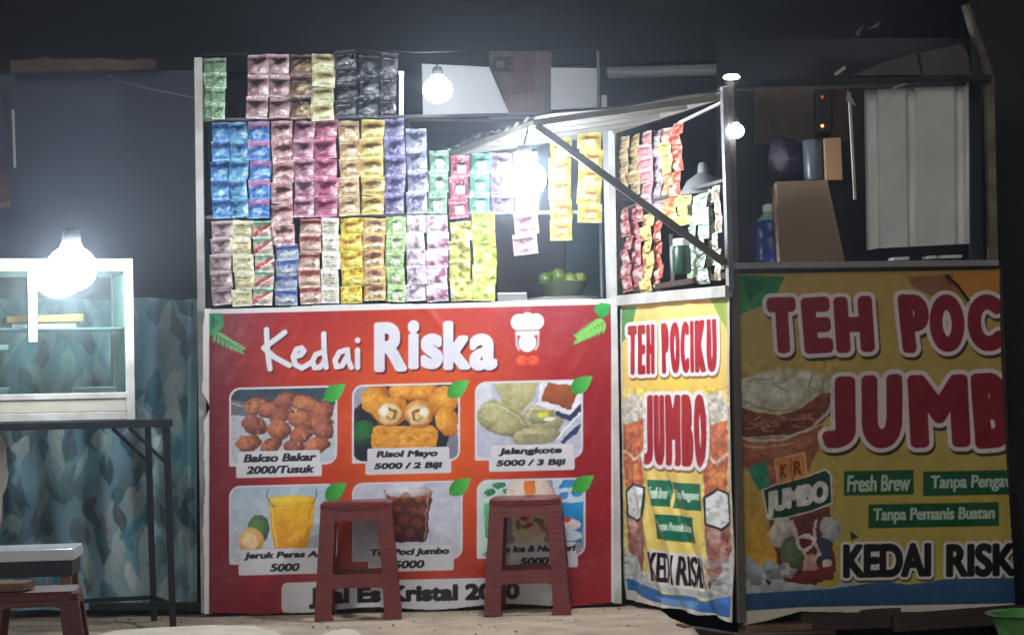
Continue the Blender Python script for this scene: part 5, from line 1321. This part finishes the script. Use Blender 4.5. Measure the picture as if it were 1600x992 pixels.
# ------------------------------------------------------------------ plastic stools
def stool(loc, H, wt, wb, rz, label, m_=RED_PLASTIC, group='maroon plastic stools'):
    """square stool: seat wt wide, feet wb apart, four flared corner legs, aprons, stretchers"""
    t = thing('plastic_stool', label, 'stool', loc, group, rz)
    MW = parent_world(t)
    def L(x, y, z): return MW @ Vector((x, y, z))
    def half(z): return (wb + (wt - wb) * (z / H)) / 2
    mb = MB(); n = 6; r = .028; ring = []
    h_ = wt / 2 + .004
    def sq(h, z):
        out = []
        for cx, cy, a0 in ((1, 1, 0), (-1, 1, 90), (-1, -1, 180), (1, -1, 270)):
            for k in range(4):
                a = math.radians(a0 + 30 * k); out.append(L(cx * (h - r) + r * math.cos(a), cy * (h - r) + r * math.sin(a), z))
        return out
    rings = [sq(h_ - .001, H - .028), sq(h_, H - .024), sq(h_, H - .008), sq(h_ - .008, H), sq(h_ * .55, H - .002), sq(h_ * .2, H - .003)]
    for R_ in rings: mb.v += R_
    for i in range(5):
        for k in range(16): mb.f.append((i * 16 + k, i * 16 + (k + 1) % 16, i * 16 + 16 + (k + 1) % 16, i * 16 + 16 + k))
    mb.f.append(tuple(range(80, 96))); mb.f.append(tuple(reversed(range(16))))
    s_ = mb.build('seat', m_, t)
    lw = .058; th = .007
    for sx, sy in ((-1, -1), (1, -1), (-1, 1), (1, 1)):
        mb = MB(); zs = [0, .012, .0121, H * .35, H - .026]
        ww = [lw * 1.24, lw * 1.2, lw * 1.12, lw, lw * .98]
        def Lring(z, w_):
            h = half(z); pts = [(h, h), (h, h - w_), (h - th, h - w_), (h - th, h - th), (h - w_, h - th), (h - w_, h)]
            return [L(sx * a, sy * b, z) for a, b in pts]
        for z, w_ in zip(zs, ww): mb.v += Lring(z, w_)
        for i in range(len(zs) - 1):
            for k in range(6): mb.f.append((i * 6 + k, i * 6 + (k + 1) % 6, i * 6 + 6 + (k + 1) % 6, i * 6 + 6 + k))
        mb.f.append(tuple(range(6))); mb.f.append(tuple(range((len(zs) - 1) * 6, len(zs) * 6)))
        mb.build('leg', m_, t, bevel=.002)
    for dx, dy in ((0, -1), (0, 1), (-1, 0), (1, 0)):
        for nm, z0, z1 in (('apron', H * .84, H - .026), ('stretcher', H * .27, H * .385)):
            def pt(s_, z, o): h = half(z) - .0015 - o; e = half(z) - lw * .8; return L(dx * h + (s_ * e if dx == 0 else 0), dy * h + (s_ * e if dy == 0 else 0), z)
            mb = MB(); zz = [z0 + .0 , z1]
            # lower edge arched towards the legs
            prof_ = [(-1, z1), (1, z1), (1, z0 - .022), (.86, z0 - .004), (.7, z0), (-.7, z0), (-.86, z0 - .004), (-1, z0 - .022)]
            a = [pt(s_, z, 0) for s_, z in prof_]; b = [pt(s_, z, .006) for s_, z in prof_]
            mb.v += a + b; k = len(a)
            mb.f += [tuple(range(k)), tuple(reversed(range(k, 2 * k)))] + [(i, i + k, (i + 1) % k + k, (i + 1) % k) for i in range(k)]
            mb.build(nm, m_, t, bevel=.0015)
    return t
y1 = -.335
g1 = P(556, 958, y1); stool((g1.x, y1 + .155, .004), .435, .262, .325, math.radians(3), 'maroon plastic stool standing left before the red banner, covering the tea panel edge')
g2 = P(827, 956, y1); stool((g2.x, y1 + .155, .004), .435, .262, .325, math.radians(-3), 'maroon plastic stool standing right before the red banner, covering the mixed drinks panel')
g3 = P(62, 926, -2.05)
stool((g3.x - .05, -1.90, .004), g3.z - .004, .26, .33, math.radians(9), 'low maroon stool cut off at the bottom left corner', mat('dark_maroon_plastic', (98, 44, 44), .5, 0, .2, 8, .3, bscale=150))
tp = P(14, 913, -1.95)
o = MB().box((tp.x - .09, -2.0, g3.z + .001), (tp.x + .055, -1.86, g3.z + .026)).build('wooden_block', WOOD, bevel=.004); tag(o, 'pale wooden block lying on the low maroon stool', 'block')
# bench with black sided white topped seat
by_ = -1.60
pb = P(60, 858, by_); zt = pb.z
be = thing('bench', 'wooden bench with a shiny white top and a black band at the lower left', 'bench', (P(116, 858, by_).x, by_, 0))
xr = P(116, 858, by_).x
part(MB().box((xr - .95, by_, zt - .036), (xr, by_ + .30, zt)), 'top', mat('glossy_white_top', (232, 236, 244), .22, 0, .06, 5, .03), be, .004)
part(MB().box((xr - .94, by_ + .008, zt - .085), (xr - .008, by_ + .29, zt - .0365)), 'band', mat('navy_band', (34, 36, 52), .5, 0, .2, 10, .1), be, .003)
for x_, y_ in ((xr - .03, by_ + .03), (xr - .9, by_ + .03), (xr - .03, by_ + .26), (xr - .9, by_ + .26)):
    part(MB().beam((x_, y_, zt - .086), (x_ + .015, y_, 0), .035, .03), 'leg', WOOD, be, .003)
be.rotation_euler.z = math.radians(7)

# ------------------------------------------------------------------ black table and food display case at the left
ty0, ty1 = -.53, -.10
x1 = P(270, 656, ty0).x; tz = P(200, 656, ty0).z
tb = thing('metal_table', 'black metal frame table carrying the glass food case', 'table', (x1, ty0, 0))
part(MB().box((x1 - 1.5, ty0, tz - .028), (x1, ty1, tz)), 'top', BLACK_STEEL, tb, .003)
for yy in (ty0 + .02, ty1 - .02):
    for xx in (x1 - .02, x1 - 1.45):
        part(MB().beam((xx, yy, tz - .0285), (xx + .012, yy, 0), .022, .022), 'leg', BLACK_STEEL, tb, .002)
    part(MB().beam((x1 - .155, yy + .001, tz - .029), (x1 - .022, yy + .001, tz - .16), .013, .013), 'brace', BLACK_STEEL, tb, .001)
part(MB().beam((x1 - 1.45, ty1 - .022, .09), (x1 - .02, ty1 - .022, .09), .016, .016), 'rail', BLACK_STEEL, tb, .002)
part(MB().beam((x1 - .012, ty0 + .03, .092), (x1 - .012, ty1 - .03, .092), .016, .016), 'rail', BLACK_STEEL, tb, .002)
tb.rotation_euler.z = math.radians(20)
o = MB().beam(P(140, 948, .09), P(316, 946, .09), .03, .03).build('ground_bar', BLACK_STEEL, bevel=.003); tag(o, 'black bar along the foot of the leafy tarpaulin', 'bar')

cy0, cy1 = -.50, -.15
cx1 = P(209, 500, cy0).x; cx0 = cx1 - 1.02; cz1 = P(206, 404, cy0).z
zz = lambda v: P(120, v, cy0).z
cs = thing('display_case', 'white metal and glass food display case standing on the black table', 'display case', (cx1, cy0, tz))
RZ = math.radians(20)
PV = Matrix.Translation((cx1, cy0, 0)) @ Matrix.Rotation(RZ, 4, 'Z') @ Matrix.Translation((-cx1, -cy0, 0))
def cbox(x0, y0, z0, x1_, y1_, z1, nm, m_=WHITE_METAL, bv=.002): return part(MB().box((x0, y0, z0), (x1_, y1_, z1)), nm, m_, cs, bv)
zb = zz(600)
for (xa, ya) in ((cx1 - .03, cy0), (cx1 - .03, cy1 - .03), (cx0, cy0), (cx0, cy1 - .03)): cbox(xa, ya, tz + .001, xa + .03, ya + .03, cz1, 'post', WHITE_METAL)
for ya in (cy0 + .003, cy1 - .027): cbox(cx0 + .03, ya, cz1 - .046, cx1 - .03, ya + .024, cz1 - .001, 'top_rail')
for xa in (cx1 - .027, cx0 + .003): cbox(xa, cy0 + .03, cz1 - .046, xa + .024, cy1 - .03, cz1 - .001, 'top_rail')
cbox(cx0 + .03, cy0 + .004, tz + .003, cx1 - .03, cy1 - .004, tz + .032, 'base_rail')
cbox(cx0 + .03, cy0 + .008, tz + .034, cx1 - .03, cy0 + .016, tz + .078, 'base_panel', mat('beige_panel', (198, 192, 178), .5, 0, .15, 6, .1))
cbox(cx0 + .03, cy0 + .004, tz + .080, cx1 - .03, cy0 + .03, tz + .102, 'base_rail')
cbox(cx0 + .03, cy0 + .031, tz + .082, cx1 - .03, cy1 - .031, tz + .094, 'floor', mat('case_floor', (96, 100, 104), .4, .3, .2, 8, .1))
xm = P(54, 470, cy0).x
cbox(xm - .016, cy0 + .004, zz(535), xm + .016, cy0 + .026, cz1 - .047, 'mullion')
xr2 = P(176, 470, cy0).x
cbox(cx1 - .026, cy0 + .06, zz(512), cx1 - .021, cy1 - .04, cz1 - .05, 'white_pane', mat('frosted_white', (196, 206, 200), .4, 0, .1, 6, .05))
shz = zz(512)
part(MB().box((cx0 + .032, cy0 + .06, shz - .006), (cx1 - .034, cy1 - .032, shz)), 'shelf', mat('glass_shelf', (190, 202, 204), .15, 0, .1, 5, .02), cs, .001)
g_ = cbox(cx0 + .031, cy0 + .012, tz + .1025, cx1 - .031, cy0 + .016, cz1 - .0465, 'glass_pane', GLASS, 0)
g_ = cbox(cx1 - .016, cy0 + .031, tz + .1025, cx1 - .012, cy1 - .031, cz1 - .0465, 'glass_pane', GLASS, 0)
cbox(cx0 + .03, cy0 + .03, cz1 - .012, cx1 - .03, cy1 - .03, cz1 - .006, 'roof_panel', ALU, 0)
# on the shelf: a wooden board with a white tray
ox0, ox1 = P(30, 494, cy0 + .12).x, P(146, 494, cy0 + .12).x
o = MB().box((ox0 + .02, cy0 + .08, shz + .001), (ox1 - .025, cy0 + .2, shz + .018)).build('white_tray', PLASTIC_WHITE, bevel=.003); tag(o, 'white tray on the shelf of the glass case', 'tray'); o.matrix_world = PV
o = MB().hexa([(ox0, cy0 + .07, shz + .019), (ox1, cy0 + .07, shz + .022), (ox1, cy0 + .21, shz + .022), (ox0, cy0 + .21, shz + .019)],
              [(ox0, cy0 + .07, shz + .043), (ox1, cy0 + .07, shz + .052), (ox1, cy0 + .21, shz + .052), (ox0, cy0 + .21, shz + .043)]).build('wooden_board', mat('orange_wood', (214, 142, 84), .55, 0, .15, 8, .1), bevel=.003)
tag(o, 'orange wooden board lying on the white tray in the glass case', 'board'); o.matrix_world = PV
fz = tz + .0945
for k, (u, w_, d_) in enumerate(((12, .12, .05), (172, .12, .03), (8, .07, .0))):
    x_ = P(u, 600, cy0 + .15).x
    if k < 2:
        mb = MB().lathe((x_, cy0 + .17, fz), [(w_ * .42, 0), (w_ * .5, .006), (w_ * .62, .022 + d_ * .2), (w_ * .6, .024 + d_ * .2), (w_ * .4, .008)], 22); o = mb.build('plate', PLASTIC_WHITE)
        tag(o, ['white plate at the left on the floor of the glass case', 'white plate at the right on the floor of the glass case'][k], 'plate', 'plates in the glass case'); o.matrix_world = PV
pz = P(40, 540, cy0 + .1)
o = MB().box((P(6, 545, cy0 + .1).x, cy0 + .09, zz(545)), (P(32, 545, cy0 + .1).x, cy0 + .12, zz(537))).build('price_tag', PLASTIC_WHITE, cs, bevel=.001)
cs.rotation_euler.z = RZ
# white cloth at the extreme left under the table
mb = MB(); nn = 18; a = []; 
for k in range(nn + 1):
    f = k / nn; u = [4, 9, 12, 12, 10, 8, 5, 2, 1, 0][min(9, int(f * 9.99))]
    a.append(P(u + 2 * math.sin(k), 678 + f * 160, ty0 - .012))
b = [p + Vector((-.2, .02, 0)) for p in a]
mb.add(a + b + [p + Vector((0, .004, 0)) for p in a + b], [(i, i + 1, nn + 2 + i, nn + 1 + i) for i in range(nn)] + [(2 * nn + 2 + i, 3 * nn + 3 + i, 3 * nn + 4 + i, 2 * nn + 3 + i) for i in range(nn)]); mb.sm = True
o = mb.build('white_cloth', mat('white_cloth', (206, 204, 198), .9, 0, .1, 12, .3)); o.modifiers.clear(); tag(o, 'white cloth hanging from the table at the left edge', 'cloth')

# grit and small stones lying on the concrete
gr = MB(); rg_ = random.Random(5)
for k in range(260):
    x_ = rg_.uniform(-1.7, .5); y_ = rg_.uniform(-1.0, -.04) if k % 3 else rg_.uniform(-.14, -.03); r_ = rg_.uniform(.0015, .0055) * (1 if k % 11 else 1.7)
    z_ = .004; c_ = Vector((x_, y_, z_))
    p_ = [c_ + Vector((r_ * rg_.uniform(.7, 1.3) * math.cos(a), r_ * rg_.uniform(.7, 1.3) * math.sin(a), 0)) for a in (0, 1.2, 2.4, 3.7, 5)]
    t_ = c_ + Vector((0, 0, r_ * rg_.uniform(.5, 1.1)))
    gr.add(p_ + [t_], [(i, (i + 1) % 5, 5) for i in range(5)] + [(4, 3, 2, 1, 0)])
g_ = gr.build('grit', mat('grit', (104, 94, 84), .9, 0, .4, 30, .2)); g_['kind'] = 'stuff'

# ------------------------------------------------------------------ thin volume added to imitate lens glare round the lamps
HZ = MB().box((-170, -80, -1.5), (170, 260, 7.0)).build('glare_volume', WALLM)
HZ.data.materials.clear()
hm = bpy.data.materials.new('glare_scatter'); hm.use_nodes = True
hn = hm.node_tree
for nd in list(hn.nodes):
    if nd.type != 'OUTPUT_MATERIAL': hn.nodes.remove(nd)
pv = hn.nodes.new('ShaderNodeVolumePrincipled')
pv.inputs['Color'].default_value = (0.72, 0.84, 1.0, 1)
pv.inputs['Density'].default_value = 0.0095
pv.inputs['Anisotropy'].default_value = 0.92
hn.links.new(pv.outputs[0], hn.nodes['Material Output'].inputs['Volume'])
HZ.data.materials.append(hm)
HZ['kind'] = 'stuff'
